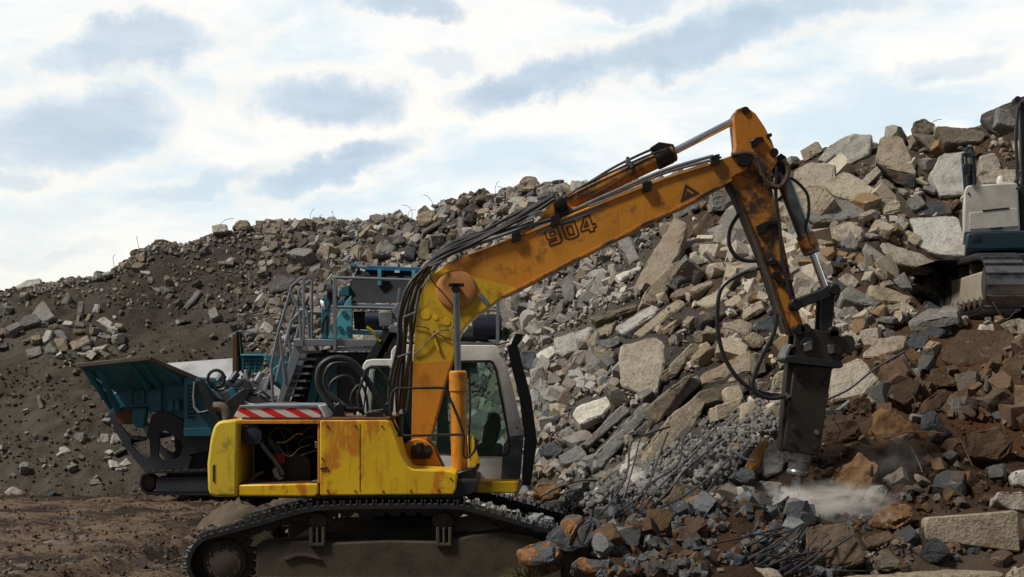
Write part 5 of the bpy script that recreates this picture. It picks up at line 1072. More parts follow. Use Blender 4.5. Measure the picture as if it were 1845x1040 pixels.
# ------------------------------------------------------------------ the big broken pieces that can be told apart
S_, B_, M_, O_ = 'slab_fragment', 'beam_fragment', 'block_fragment', 'boulder'
HL = [
 # slope under the boom
 (S_, [(1213,387),(1240,399),(1223,458),(1171,524),(1137,521),(1151,495)], 'tan', 40, -25, .35, 'long tan slab standing on end on the slope below the boom'),
 (S_, [(1226,467),(1206,521),(1177,550),(1154,547),(1160,527),(1211,472)], 'tan', 35, 20, .25, 'tan plank-shaped slab leaning against the long upright tan slab'),
 (M_, [(1108,429),(1136,425),(1155,464),(1132,477)], 'grey', 45, -20, .3, 'oblong grey-brown block just under the lower edge of the boom'),
 (S_, [(1109,495),(1158,474),(1157,484),(1119,504)], 'white', 60, 10, .15, 'narrow whitish slab touching the foot of the upright tan slab'),
 (M_, [(1096,475),(1109,474),(1110,504),(1099,507)], 'pale', 25, 0, .15, 'small pale post-like block at the end of the narrow whitish slab'),
 (M_, [(1243,423),(1272,383),(1295,392),(1278,429)], 'brown', 40, 25, .35, 'brownish block leaning behind the row of blocks above the dark rough slab'),
 (M_, [(1226,429),(1283,435),(1280,449),(1226,445)], 'tan', 50, 0, .3, 'flat tan block with a bright edge lying under the leaning brownish block'),
 (M_, [(1250,472),(1255,455),(1281,454),(1288,475)], 'pale', 20, 0, .25, 'small pale cube-like block resting on the dark rough slab'),
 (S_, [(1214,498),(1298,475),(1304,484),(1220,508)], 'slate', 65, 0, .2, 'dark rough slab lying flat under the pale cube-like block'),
 (S_, [(1246,545),(1312,504),(1324,510),(1298,545),(1272,555)], 'buff', 48, -30, .25, 'pointed slab with a clean bright upper edge crossed by the loose hammer hose'),
 (M_, [(1240,521),(1281,501),(1287,510),(1255,527)], 'tan', 50, 0, .2, 'low tan block wedged above the pointed bright-edged slab'),
 (S_, [(1061,570),(1151,545),(1154,556),(1073,582)], 'olive', 35, 0, .25, 'long drab plank-like slab at the top of the stacked planks, nearest the boom'),
 (B_, [(1105,591),(1174,546),(1188,553),(1177,568),(1122,602)], 'pale', 50, -25, .3, 'pale round-ended plank, upper of the two slanting planks over the big flat slab'),
 (B_, [(1139,599),(1220,537),(1236,547),(1154,608)], 'tan', 55, -25, .2, 'thin tan plank, lower of the two slanting planks over the big flat slab'),
 (S_, [(1188,588),(1246,562),(1249,573),(1200,595)], 'brown', 40, 0, .2, 'thin brown ledge slab beside the thin tan plank'),
 (S_, [(1249,568),(1318,547),(1327,559),(1266,582)], 'dark', 40, 0, .25, 'dark flat slab continuing the thin brown ledge'),
 (M_, [(998,608),(1061,585),(1070,591),(1056,620),(1015,643),(999,631)], 'pale', 38, -15, .4, 'pale blocky beam end with a flat lit top, first of the planks from the cab'),
 (M_, [(1053,617),(1070,588),(1113,572),(1099,605),(1064,628)], 'tan', 35, -15, .4, 'tan block between the pale blocky beam end and the round-ended plank'),
 (M_, [(1070,620),(1073,608),(1119,605),(1119,620),(1096,630)], 'grey', 30, 0, .35, 'low grey block tucked under the tan block of the plank row'),
 (S_, [(1114,644),(1118,621),(1179,603),(1198,615),(1198,649),(1185,714),(1153,710),(1115,693)], 'buff', 35, -8, .25, 'big flat buff slab leaning on the slope in the middle of the rubble'),
 (B_, [(1186,678),(1251,612),(1268,622),(1222,675),(1202,690),(1188,684)], 'tan', 25, 25, .35, 'short tan beam with a bright upper edge beside the big flat buff slab'),
 (S_, [(1030,747),(1038,730),(1101,709),(1101,730),(1087,747),(1043,766)], 'white', 48, -10, .22, 'near-white flat piece lying among small stones beyond the cab guard'),
 (B_, [(1043,802),(1124,724),(1141,739),(1063,805)], 'grey', 38, 20, .35, 'grey square beam lying downhill just below the near-white flat piece'),
 (B_, [(1066,822),(1162,722),(1175,724),(1170,747),(1087,844),(1072,843)], 'grey', 38, 15, .35, 'longer grey beam lying downhill next to the grey square beam'),
 (B_, [(1156,840),(1159,814),(1208,745),(1260,704),(1277,722),(1260,756),(1208,817),(1185,828)], 'tan', 38, 22, .45, 'broad tan beam sliding down to the gravel, widest of the downhill beams'),
 (B_, [(1257,675),(1352,626),(1358,647),(1355,670),(1260,696)], 'tan', 30, -10, .35, 'broad smooth tan beam lying across above the rough brown one'),
 (B_, [(1248,716),(1260,704),(1355,672),(1358,698),(1326,716),(1274,730),(1254,727)], 'olive', 20, 5, .45, 'rough brown beam with a ragged broken end above the gravel'),
 (M_, [(1287,730),(1337,713),(1343,745),(1291,762)], 'buff', 15, 5, .4, 'square buff block under the ragged end of the rough brown beam'),
 (M_, [(1260,603),(1271,582),(1296,597),(1288,615),(1268,613)], 'tan', 25, -20, .3, 'tan lump with a flat face, perched on a stub inside the hammer hose loop'),
 (M_, [(1288,615),(1300,609),(1306,646),(1294,652)], 'olive', 10, 10, .25, 'upright drab stub under the perched tan lump'),
 (M_, [(1343,609),(1358,597),(1378,606),(1375,626),(1358,628)], 'tan', 20, 0, .3, 'small rounded tan block between the two hammer hoses'),
 (M_, [(1358,632),(1381,638),(1386,672),(1361,678)], 'olive', 10, 0, .3, 'upright drab block under the small rounded tan block'),
 (M_, [(1361,684),(1386,687),(1384,710),(1363,704)], 'grey', 15, 0, .25, 'small grey block at the foot of the upright drab block'),
 (O_, [(1389,698),(1400,672),(1415,667),(1420,675),(1415,707)], 'tan', 20, 0, .3, 'rounded tan lump just behind the breaker housing'),
 (M_, [(1397,620),(1420,609),(1426,640),(1420,655),(1404,667)], 'buff', 15, -15, .35, 'buff block half hidden by the head of the breaker'),
 (S_, [(1300,577),(1332,572),(1358,583),(1355,603),(1314,603)], 'tan', 42, 0, .3, 'tan slab with wires hanging over it inside the hose loop'),
 (M_, [(1358,577),(1401,563),(1398,597),(1366,597)], 'blue', 25, 0, .3, 'bluish lump with traces of brick courses beside the arm tip'),
 (S_, [(1363,820),(1401,785),(1415,790),(1410,851),(1375,860)], 'pale', 25, -15, .3, 'pale flat piece standing on the gravel beside the breaker'),
 (S_, [(1239,808),(1311,765),(1314,771),(1251,811)], 'tan', 45, -10, .15, 'thin tan sliver bordering the gravel bank'),
 (B_, [(1063,857),(1161,805),(1153,825),(1095,860)], 'grey', 50, 10, .3, 'low grey beam end running into the gravel below the broad tan beam'),
 (S_, [(1174,727),(1239,675),(1257,670),(1190,759)], 'olive', 30, 30, .25, 'drab sheet of concrete between the short tan beam and the broad one'),
 (S_, [(1190,742),(1244,681),(1258,672),(1264,690),(1206,752)], 'grey', 38, 20, .25, 'thin grey slab slotted beside the drab sheet'),
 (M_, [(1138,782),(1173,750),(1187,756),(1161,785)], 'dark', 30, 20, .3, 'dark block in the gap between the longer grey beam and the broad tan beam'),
 (M_, [(1003,820),(1043,799),(1063,825),(1017,840)], 'grey', 30, -10, .35, 'grey-brown lump at the lower end of the grey square beam'),
 (S_, [(962,637),(995,620),(1004,634),(975,657)], 'white', 55, -10, .2, 'clean whitish slab just above the lumps beside the cab guard'),
 (O_, [(934,637),(945,628),(965,629),(975,657),(955,671),(938,660)], 'blue', 25, -10, .35, 'bluish round lump touching the clean whitish slab'),
 (O_, [(969,805),(990,797),(1011,798),(1018,812),(1005,823),(985,823)], 'blue', 35, 0, .3, 'bluish flat lump on the stones level with the cab floor'),
 (O_, [(997,786),(1012,772),(1029,768),(1043,782),(1038,796),(1015,800)], 'grey', 30, 0, .3, 'grey-brown rounded lump beside the upper end of the grey square beam'),
 (O_, [(1022,883),(1043,869),(1060,868),(1066,876),(1048,893),(1029,895)], 'pale', 55, 0, .25, 'light rounded stone lying alone on the gravel'),
 (S_, [(965,902),(1027,897),(1025,908),(969,922)], 'olive', 25, 0, .25, 'drab low block sunk in gravel past the far end of the track'),
 (O_, [(958,886),(966,868),(1000,862),(1018,872),(1012,890),(985,900)], 'rust', 40, 0, .3, 'rusty earth-stained lump on the slope below the cab guard'),
 (M_, [(1012,512),(1024,490),(1038,518),(1036,545),(1020,541)], 'grey', 35, 0, .25, 'pointed flat grey stone on the bare earth under the boom'),
 (M_, [(995,575),(1000,550),(1014,541),(1015,560),(1006,577)], 'grey', 30, -15, .22, 'upright oblong grey stone above the pale blocky beam end'),
 # right hand side of the pile
 (S_, [(1470,290),(1490,265),(1530,241),(1571,241),(1568,278),(1530,298)], 'pale', 25, -10, .4, 'pale wide slab on the crest just beyond the breaker arm'),
 (S_, [(1424,330),(1432,303),(1460,290),(1506,296),(1504,340),(1470,356),(1432,350)], 'buff', 25, -15, .4, 'cracked buff slab behind the top of the bucket ram'),
 (S_, [(1482,330),(1520,305),(1580,340),(1556,368),(1500,350)], 'buff', 45, -15, .3, 'tilted buff slab with brown dust on top below the pale crest slab'),
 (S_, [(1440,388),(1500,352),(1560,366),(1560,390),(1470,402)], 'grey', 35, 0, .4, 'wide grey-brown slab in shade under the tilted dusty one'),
 (S_, [(1466,424),(1520,394),(1550,400),(1530,432),(1480,442)], 'tan', 52, 10, .3, 'tan slab sloping down beside the bucket ram\'s lower collar'),
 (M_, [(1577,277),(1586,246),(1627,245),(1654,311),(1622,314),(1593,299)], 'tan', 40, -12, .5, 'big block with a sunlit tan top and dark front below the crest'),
 (M_, [(1577,290),(1593,301),(1652,314),(1649,341),(1613,332)], 'slate', 5, -5, .5, 'dark lower half with painted-in shade under the big block with the tan top'),  # slate colour stands for shade on the front of the tan-topped block
 (O_, [(1645,218),(1667,211),(1688,227),(1684,241),(1664,245),(1648,238)], 'olive', 20, 0, .45, 'round drab boulder wrapped in wire on the skyline'),
 (S_, [(1688,227),(1753,229),(1783,236),(1771,254),(1704,259),(1695,240)], 'olive', 30, 0, .35, 'flat mossy slab on the skyline next to the round wired boulder'),
 (S_, [(1645,240),(1695,243),(1735,261),(1726,277),(1681,272)], 'olive', 30, -10, .35, 'drab slab wedged under the mossy skyline slab'),
 (S_, [(1767,207),(1790,196),(1862,165),(1870,240),(1800,246),(1780,231)], 'dark', 10, -20, .4, 'huge dark slab jutting up at the very top of the pile'),
 (M_, [(1796,193),(1850,198),(1850,234),(1797,223)], 'grey', 20, 10, .4, 'grey block lying against the huge dark slab at the top'),
 (S_, [(1676,313),(1695,277),(1744,272),(1747,349),(1695,354)], 'pale', 30, -8, .3, 'pale slab standing just behind the white excavator\'s mirror'),
 (S_, [(1764,279),(1794,274),(1808,299),(1790,312),(1768,308)], 'buff', 35, 0, .3, 'stained buff slab above the white excavator\'s roof'),
 (S_, [(1762,316),(1795,302),(1842,304),(1846,328),(1771,331)], 'buff', 35, 0, .3, 'low buff slab just behind the white excavator\'s beacon'),
 (O_, [(1577,362),(1590,354),(1613,349),(1627,366),(1624,380),(1592,390)], 'buff', 25, -10, .4, 'warm buff rounded boulder below the big tan-topped block'),
 (M_, [(1645,381),(1681,358),(1722,363),(1717,385),(1658,390)], 'slate', 40, 0, .4, 'slate grey block above the big light flat slab'),
 (S_, [(1638,390),(1726,388),(1749,462),(1690,458),(1654,444)], 'pale', 38, -8, .25, 'big light flat slab beside the white excavator'),
 (S_, [(1588,435),(1600,433),(1688,467),(1685,485),(1618,476),(1590,451)], 'buff', 40, 20, .3, 'long buff slab pointing downhill at the white excavator\'s track'),
 (M_, [(1552,453),(1559,435),(1618,476),(1604,489),(1568,476)], 'grey', 30, -20, .35, 'grey block alongside the long buff slab'),
 (O_, [(1500,405),(1532,394),(1561,412),(1545,442),(1500,440)], 'buff', 40, -10, .3, 'earthy buff lump uphill from the bucket ram\'s bright rod'),
 (M_, [(1514,439),(1532,412),(1550,439),(1536,453)], 'grey', 30, -10, .3, 'pointed grey block in front of the earthy buff lump'),
 (M_, [(1608,503),(1631,487),(1649,521),(1622,520)], 'grey', 35, 10, .3, 'grey wedge downhill of the long buff slab'),
 (S_, [(1566,512),(1605,517),(1649,534),(1636,548),(1590,543),(1568,530)], 'tan', 45, 15, .25, 'dusty tan slab below the grey wedge'),
 (S_, [(1514,525),(1532,514),(1595,543),(1581,552),(1518,539)], 'grey', 45, 20, .25, 'narrow grey slab next to the dusty tan slab'),
 (O_, [(1500,505),(1520,490),(1536,489),(1554,503),(1545,521),(1510,514)], 'buff', 35, 0, .3, 'buff lump right behind the tipping link of the breaker'),
 (O_, [(1509,560),(1520,550),(1541,548),(1552,565),(1545,575),(1515,573)], 'grey', 25, 0, .3, 'grey lump behind the hook of the breaker head'),
 (M_, [(1649,557),(1672,539),(1699,552),(1690,570),(1654,570)], 'slate', 30, -10, .35, 'slate grey lump in front of the white excavator\'s idler'),
 (M_, [(1631,607),(1672,584),(1717,584),(1694,611)], 'slate', 35, 0, .3, 'slate grey slabby rock below the white excavator'),
 (M_, [(1715,552),(1735,545),(1762,543),(1767,561),(1717,568)], 'grey', 25, 0, .3, 'grey stone jammed under the white excavator\'s track frame'),
 # lower right
 (S_, [(1552,634),(1585,606),(1640,597),(1631,625),(1585,643),(1555,643)], 'tan', 45, -10, .25, 'pale tan sharp-edged slab beside the breaker\'s hook'),
 (M_, [(1629,620),(1645,595),(1677,602),(1672,629),(1635,629)], 'slate', 35, -20, .35, 'slate grey block next to the sharp-edged tan slab'),
 (S_, [(1695,625),(1732,592),(1815,592),(1845,620),(1829,638),(1732,662),(1700,648)], 'earth', 50, -5, .3, 'wide slab buried under red-brown soil below the white excavator'),
 (O_, [(1813,583),(1830,571),(1855,569),(1855,604),(1825,604)], 'tan', 25, -10, .4, 'tan boulder above the soil-covered slab at the picture edge'),
 (S_, [(1492,698),(1499,662),(1548,643),(1585,680),(1557,712),(1492,726)], 'buff', 35, -15, .3, 'large buff slab right behind the breaker housing'),
 (M_, [(1672,666),(1686,657),(1737,685),(1720,697),(1695,698),(1677,703)], 'earth', 30, -10, .35, 'soil-brown block on the red earth bank'),
 (M_, [(1663,726),(1700,698),(1719,712),(1695,740),(1668,745)], 'earth', 35, 10, .35, 'soil-brown block downhill of another on the red earth bank'),
 (O_, [(1557,772),(1571,735),(1600,732),(1622,740),(1659,777),(1640,791),(1575,800)], 'rust', 30, -15, .5, 'big rough rusty boulder with wires across it'),
 (O_, [(1485,775),(1502,754),(1543,752),(1556,770),(1545,790),(1497,802)], 'earth', 25, 0, .4, 'shaggy brown clod with dangling wires beside the breaker'),
 (M_, [(1682,763),(1686,735),(1723,786),(1700,790)], 'slate', 15, 20, .3, 'thin grey upright stone on the red earth'),
 (O_, [(1488,865),(1510,835),(1552,805),(1580,837),(1575,883),(1538,897)], 'rust', 25, -15, .5, 'largest tan-brown boulder to the side of the chisel'),
 (O_, [(1452,892),(1470,868),(1500,880),(1538,906),(1548,925),(1500,925),(1460,912)], 'brown', 28, -10, .45, 'brown boulder in the dust at the chisel\'s tip'),
 (O_, [(1557,906),(1575,880),(1588,869),(1603,879),(1598,911),(1575,920)], 'grey', 20, 10, .4, 'greyish boulder behind the drifting dust'),
 (O_, [(1562,943),(1580,915),(1600,902),(1640,906),(1654,934),(1612,952)], 'rust', 30, 0, .45, 'jagged ochre boulder between the dust and the kerb stone'),
 (M_, [(1548,966),(1575,955),(1603,948),(1615,971),(1590,982),(1562,989)], 'brown', 30, -10, .35, 'dark brown block below the jagged ochre boulder'),
 (S_, [(1663,970),(1666,940),(1671,932),(1830,919),(1836,925),(1840,996),(1750,985),(1668,975)], 'tan', 8, -4, .25, 'long smooth kerb-like concrete panel standing on edge'),
 (M_, [(1788,902),(1797,883),(1850,881),(1856,925),(1829,922)], 'buff', 20, 0, .3, 'buff block behind the upper edge of the long kerb-like panel'),
 (O_, [(1825,855),(1835,845),(1855,843),(1855,878),(1829,874)], 'pale', 20, 0, .3, 'pale rounded stone above the buff block at the picture edge'),
 (S_, [(1447,950),(1470,943),(1533,942),(1564,1010),(1514,1027),(1452,1015)], 'brown', 30, -15, .4, 'broken slab with a rough grey edge and rods sticking out of it'),
 (O_, [(1730,790),(1750,775),(1806,763),(1834,800),(1802,835),(1751,825)], 'earth', 30, 0, .45, 'big soil-caked boulder on the red earth bank'),
 (O_, [(1571,1002),(1585,990),(1603,987),(1626,1010),(1618,1028),(1585,1031)], 'olive', 25, 0, .35, 'speckled drab boulder near the bottom edge, in front of the dark brown block'),
 (O_, [(1818,1035),(1825,1018),(1850,1010),(1855,1045),(1825,1048)], 'tan', 25, 0, .35, 'tan boulder in the very corner below the kerb-like panel'),
 (S_, [(1500,1042),(1530,1030),(1700,1022),(1815,1028),(1810,1040),(1640,1052)], 'tan', 65, 0, .2, 'long flat tan slab lying along the bottom edge'),
 # crest of the middle pile
 (O_, [(747,405),(749,378),(763,364),(785,384),(778,400),(760,411)], 'tan', 15, -15, .7, 'tall tan boulder on the skyline above the crusher\'s conveyor'),
 (B_, [(760,414),(796,395),(797,404),(763,422)], 'grey', 20, 20, .5, 'short grey beam leaning on the tall tan skyline boulder'),
 (M_, [(720,420),(735,399),(747,411),(735,428)], 'grey', 25, -10, .5, 'grey block just downhill of the tall tan skyline boulder'),
 (O_, [(848,351),(858,340),(872,334),(890,348),(881,366),(854,364)], 'olive', 15, 0, .7, 'large round drab boulder on the skyline over the boom'),
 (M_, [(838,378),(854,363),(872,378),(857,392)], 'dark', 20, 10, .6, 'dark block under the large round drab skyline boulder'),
 (O_, [(934,329),(942,316),(955,314),(966,317),(975,329),(963,345),(939,345)], 'tan', 15, 0, .6, 'rounded tan boulder at the high point of the middle crest'),
 (O_, [(826,348),(835,342),(846,345),(848,356),(836,362)], 'tan', 15, 0, .5, 'small round tan boulder beside the large drab skyline boulder'),
 (S_, [(532,420),(547,413),(568,424),(550,433)], 'grey', 50, 0, .3, 'flat grey slab just below the crest above the stairs'),
 (B_, [(587,392),(596,390),(614,404),(605,405)], 'dark', 20, 20, .4, 'dark stub poking over the crest above the stairs'),
 (M_, [(605,395),(629,399),(632,408),(614,408)], 'pale', 40, 0, .4, 'pale flat block next to the dark stub on the crest'),
 (O_, [(669,455),(680,440),(693,428),(714,445),(711,460),(687,460)], 'grey', 25, -10, .6, 'wide grey-brown boulder above the conveyor\'s blue bar'),
 (O_, [(644,455),(659,439),(669,451),(659,463)], 'grey', 25, 0, .5, 'smaller grey boulder beside the wide one above the blue bar'),
 (M_, [(728,460),(732,445),(750,448),(747,469)], 'blue', 25, 0, .5, 'bluish lump on the slope close to the boom\'s hose bend'),
 (S_, [(480,515),(502,490),(535,502),(520,521),(489,527)], 'dark', 45, -10, .5, 'broad dark rock on the slope over the stair rail'),
 (S_, [(512,463),(530,458),(553,457),(559,466),(517,472)], 'olive', 40, 0, .4, 'long flat drab slab on the slope above the broad dark rock'),
 (B_, [(823,390),(835,390),(837,424),(826,425)], 'grey', 15, -10, .4, 'upright grey post of concrete above the boom\'s curve'),
 (M_, [(750,460),(757,427),(772,433),(775,460),(763,469)], 'olive', 25, -10, .5, 'tall drab rock halfway between the bluish lump and the tall tan boulder'),
 (S_, [(793,454),(814,424),(820,430),(805,460)], 'olive', 35, 20, .4, 'slanting drab slab just above the boom\'s yellow curve'),
 (O_, [(799,360),(814,352),(829,357),(823,369),(806,370)], 'dark', 15, 0, .6, 'dark flat boulder on the skyline beside the small round tan one'),
 (M_, [(571,487),(581,481),(597,487),(590,499),(574,499)], 'grey', 30, 0, .45, 'blocky grey stone behind the crusher\'s top railing'),
 (S_, [(556,481),(581,469),(577,484),(562,493)], 'grey', 45, 0, .3, 'tilted grey slab next to the blocky stone behind the railing'),
 # left mound
 (S_, [(26,515),(49,503),(74,501),(75,511),(31,521)], 'pale', 40, -10, .5, 'pale slab lying on the low end of the skyline'),
 (S_, [(166,495),(200,488),(197,494),(172,498)], 'pale', 45, 0, .3, 'thin pale slab near the crest of the low mound'),
 (S_, [(55,568),(68,546),(77,537),(101,571),(61,586)], 'grey', 35, -15, .5, 'large grey triangular slab above the pale stone spill'),
 (M_, [(108,549),(121,525),(128,531),(123,549)], 'grey', 30, 10, .35, 'thin leaning grey slab behind the pale stone spill'),
 (B_, [(138,568),(141,543),(152,543),(148,574)], 'grey', 20, 10, .35, 'upright grey post over the pale stone spill'),
 (M_, [(166,561),(171,546),(181,548),(178,565)], 'pale', 25, 10, .35, 'small upright pale block beside the upright grey post'),
 (M_, [(72,614),(83,592),(95,595),(89,611),(77,620)], 'pale', 30, -15, .5, 'standing pale block at the near end of the stone spill'),
 (M_, [(123,617),(157,601),(163,617),(132,632)], 'tan', 30, -5, .5, 'largest tan block in the pale stone spill'),
 (M_, [(95,595),(108,592),(126,611),(114,614)], 'grey', 40, 0, .4, 'long grey block in the middle of the stone spill'),
 (O_, [(75,626),(92,612),(103,630),(98,636),(83,637)], 'grey', 25, 0, .45, 'rounded grey stone at the foot of the stone spill'),
 (M_, [(98,611),(117,609),(125,632),(108,635)], 'tan', 25, 10, .45, 'tan block between the rounded grey stone and the largest tan block'),
 (M_, [(171,577),(185,568),(205,580),(197,592)], 'pale', 35, 0, .4, 'pale wedge at the upper end of the stone spill'),
 (S_, [(163,626),(197,618),(188,629),(169,634)], 'pale', 45, 0, .35, 'flat pale stone below the pale wedge of the spill'),
 (M_, [(380,406),(395,403),(409,403),(412,417),(382,420)], 'pale', 20, 0, .6, 'pale square block on the skyline of the low mound'),
 (O_, [(415,411),(431,395),(446,398),(449,411),(430,416)], 'tan', 15, 0, .6, 'tan rounded block beside the pale square one on the skyline'),
 (B_, [(328,554),(357,520),(366,525),(338,558)], 'grey', 35, 25, .45, 'long slanting grey piece half way up the dark slope'),
 (B_, [(265,512),(291,521),(286,528)], 'grey', 40, 0, .3, 'grey sliver pointing downhill on the dark slope'),
 (B_, [(251,486),(271,488),(269,495),(252,491)], 'pale', 30, 0, .35, 'small pale rod-like stone high on the dark slope'),
 (M_, [(403,471),(415,461),(426,466),(412,477)], 'pale', 40, 10, .4, 'tilted pale block on the dark slope beneath the skyline blocks'),
 (O_, [(5,887),(14,879),(22,876),(47,887),(30,893),(7,892)], 'pale', 35, 0, .3, 'whitish stone lying on the mud at the foot of the mound'),
 (O_, [(80,894),(84,882),(90,879),(100,887),(90,896)], 'blue', 25, 0, .3, 'bluish stone lying on the mud at the foot of the mound'),
 (M_, [(106,806),(117,803),(130,813),(110,817)], 'pale', 45, 0, .35, 'single pale square stone on the bare earth beside the crusher'),
 (M_, [(212,835),(227,821),(239,835),(223,841)], 'pale', 40, 0, .4, 'pale stone beside the crusher\'s curved chassis'),
 (B_, [(64,711),(71,709),(79,735),(71,737)], 'grey', 25, 0, .3, 'short grey stake-like stone on the bare earth'),
]
for nm, poly, col, pitch, yaw, th, lab in HL:
    left = poly[0][0] < 930; c = sum(p[0] for p in poly)/len(poly); warm = c > 1480 and col in ('earth', 'rust', 'brown', 'tan', 'buff', 'olive')
    hero(nm, poly, col, pitch, yaw, th, lab, M_WARM if warm else M_CONC, rough=.10 if nm == O_ else (.008 if 'kerb' in lab and 'long smooth' in lab else .045), bev=.07 if nm == O_ else .03)
# freshly broken pieces in front of the machine
FL = [
 (M_, [(928,993),(945,982),(983,974),(1006,983),(1006,1008),(975,1016),(942,1014)], 'rust', 40, -10, .3, 'orange-stained broken lump in front of the track\'s end', 15.7),
 (S_, [(1023,1016),(1045,995),(1085,1007),(1126,1005),(1123,1024),(1061,1028)], 'rust', 45, 5, .25, 'long orange-stained broken slab near the bottom edge', 15.3),
 (M_, [(980,971),(1004,945),(1040,930),(1076,931),(1083,945),(1068,983),(1023,993)], 'blue', 30, -10, .45, 'big bluish lump at the end of the excavator\'s track', 15.9),
 (M_, [(1004,938),(1020,926),(1037,922),(1056,928),(1040,950),(1023,983),(1014,954)], 'rust', 35, -15, .2, 'tan-faced flake leaning on the big bluish lump', 15.6),
 (S_, [(1040,954),(1066,931),(1068,943),(1052,983),(1045,971)], 'rust', 20, 15, .12, 'thin brown flake hanging beside the tan-faced one', 15.55),
 (M_, [(1085,923),(1095,907),(1130,896),(1149,907),(1145,928),(1121,945),(1104,940)], 'blue', 25, -10, .45, 'dark bluish lump with rods passing in front of it', 16.2),
 (O_, [(1190,907),(1205,880),(1219,864),(1242,868),(1290,888),(1265,902),(1214,916)], 'brown', 25, 0, .5, 'brown hump-backed boulder behind the bluish lumps', 16.9),
 (B_, [(1220,900),(1240,894),(1262,892),(1302,897),(1295,907),(1238,911)], 'tan', 45, 0, .3, 'low tan broken beam in front of the hump-backed boulder', 16.6),
 (M_, [(1154,930),(1171,922),(1192,945),(1180,950),(1166,949)], 'grey', 30, 0, .3, 'light grey chunk below the hump-backed boulder', 16.0),
 (O_, [(1192,968),(1203,964),(1220,972),(1233,993),(1221,1003),(1200,984)], 'blue', 40, 15, .25, 'pale bluish leaf-shaped chunk among the rods', 15.6),
 (M_, [(1238,950),(1259,945),(1281,957),(1275,972),(1250,972)], 'blue', 30, 0, .3, 'bluish chunk with one brown corner among the rods', 15.8),
 (M_, [(1259,983),(1271,979),(1300,1003),(1296,1018),(1262,1010)], 'slate', 25, 10, .3, 'slate grey chunk with a tan face under the rods', 15.3),
 (S_, [(1271,1024),(1300,1018),(1400,1022),(1420,1042),(1285,1046)], 'tan', 60, 0, .2, 'flat tan broken slab lying at the bottom edge', 14.9),
 (M_, [(1304,930),(1320,908),(1332,920),(1336,936),(1317,953)], 'slate', 20, -10, .35, 'standing slate grey chunk with white flecks near the dust', 16.3),
 (M_, [(1322,951),(1339,935),(1357,945),(1355,960),(1335,965)], 'pale', 35, 0, .3, 'light grey chunk at the foot of the standing slate one', 16.1),
 (M_, [(1373,957),(1396,932),(1411,951),(1409,966)], 'rust', 25, 5, .25, 'orange and white splintered flake close to the broken slab with rods', 15.9),
 (M_, [(1285,978),(1300,960),(1330,962),(1335,982),(1300,998)], 'tan', 40, 0, .3, 'tan topped chunk under the crossing rods', 15.6),
 (O_, [(1297,905),(1308,888),(1323,905),(1310,916)], 'dark', 15, 0, .3, 'dark pointed chunk behind the standing slate one', 16.6),
 (O_, [(1345,882),(1362,866),(1395,862),(1414,872),(1410,892),(1370,896)], 'grey', 35, 0, .35, 'smooth grey-brown lump right beside the chisel', 18.3),
 (O_, [(1312,858),(1335,838),(1362,842),(1368,860),(1340,872)], 'blue', 30, 0, .3, 'bluish lump between the gravel and the smooth grey-brown lump', 18.2),
 (M_, [(1280,880),(1310,868),(1345,878),(1330,898),(1290,898)], 'grey', 35, 0, .3, 'grey wedge at the foot of the gravel bank', 17.6),
 (M_, [(1128,985),(1150,975),(1170,990),(1160,1005),(1135,1004)], 'slate', 35, 0, .25, 'slate grey chunk at the end of the long orange-stained slab', 15.4),
 (O_, [(1340,1005),(1365,990),(1400,995),(1405,1015),(1365,1022)], 'blue', 35, 0, .3, 'bluish chunk at the tips of the bent rods', 15.2),
]
for nm, poly, col, pitch, yaw, th, lab, D in FL:
    hero(nm, poly, 'blue' if col == 'rust' else col, pitch, yaw, th, lab, M_SPLIT if col == 'rust' else M_FORE, D=D, rough=.08, bev=.04)
# light painted line and end chips on the kerb-like panel; timber by the breaker
tl = hero('timber_log', [(1340,850),(1352,820),(1368,797),(1382,785),(1391,792),(1385,812),(1370,836),(1352,858)], 'rust', 35, 20, .16, 'splintered orange-brown timber end lying on the gravel beside the breaker', simple('splintered wood', (.36, .17, .05), .8, 0, .6, 6, (.10, .045, .015), .3, .6), D=18.9, rough=.03, cat='timber')
# ------------------------------------------------------------------ middle-sized pieces, each an object of its own, sharing a few meshes
STY = ['chunk', 'block', 'slab', 'beam']
VAR = {s: [rock_mesh('stone_'+s, 31*i+7*j+3, s, 2, .12 if s == 'chunk' else .085) for i in range(6 if s == 'chunk' else 4)] for j, s in enumerate(STY)}
VARM = {}
def var_mesh(s, i, mat):
    k = (s, i, mat.name)
    if k not in VARM: m = VAR[s][i].copy(); m.materials.append(mat); VARM[k] = m
    return VARM[k]
SHW = {'chunk': 'rounded lump', 'block': 'blocky piece', 'slab': 'flat slab', 'beam': 'oblong piece'}
def inpoly(x, y, pl):
    c = False; j = len(pl)-1
    for i in range(len(pl)):
        if (pl[i][1] > y) != (pl[j][1] > y) and x < (pl[j][0]-pl[i][0])*(y-pl[i][1])/(pl[j][1]-pl[i][1])+pl[i][0]: c = not c
        j = i
    return c
HIDE = [[(372, 725), (700, 725), (740, 800), (960, 800), (960, 1040), (335, 1040)], [(740, 800), (745, 560), (800, 470), (1340, 275), (1350, 310), (900, 545), (850, 640), (960, 640), (965, 880)], [(1316, 330), (1330, 200), (1400, 280), (1445, 590), (1425, 600)], [(1408, 650), (1500, 655), (1478, 820), (1408, 815)], [(150, 655), (280, 645), (400, 680), (520, 640), (540, 500), (770, 480), (760, 740), (400, 880), (250, 890)], [(1735, 330), (1845, 330), (1845, 570), (1690, 560), (1690, 490), (1740, 460)]]
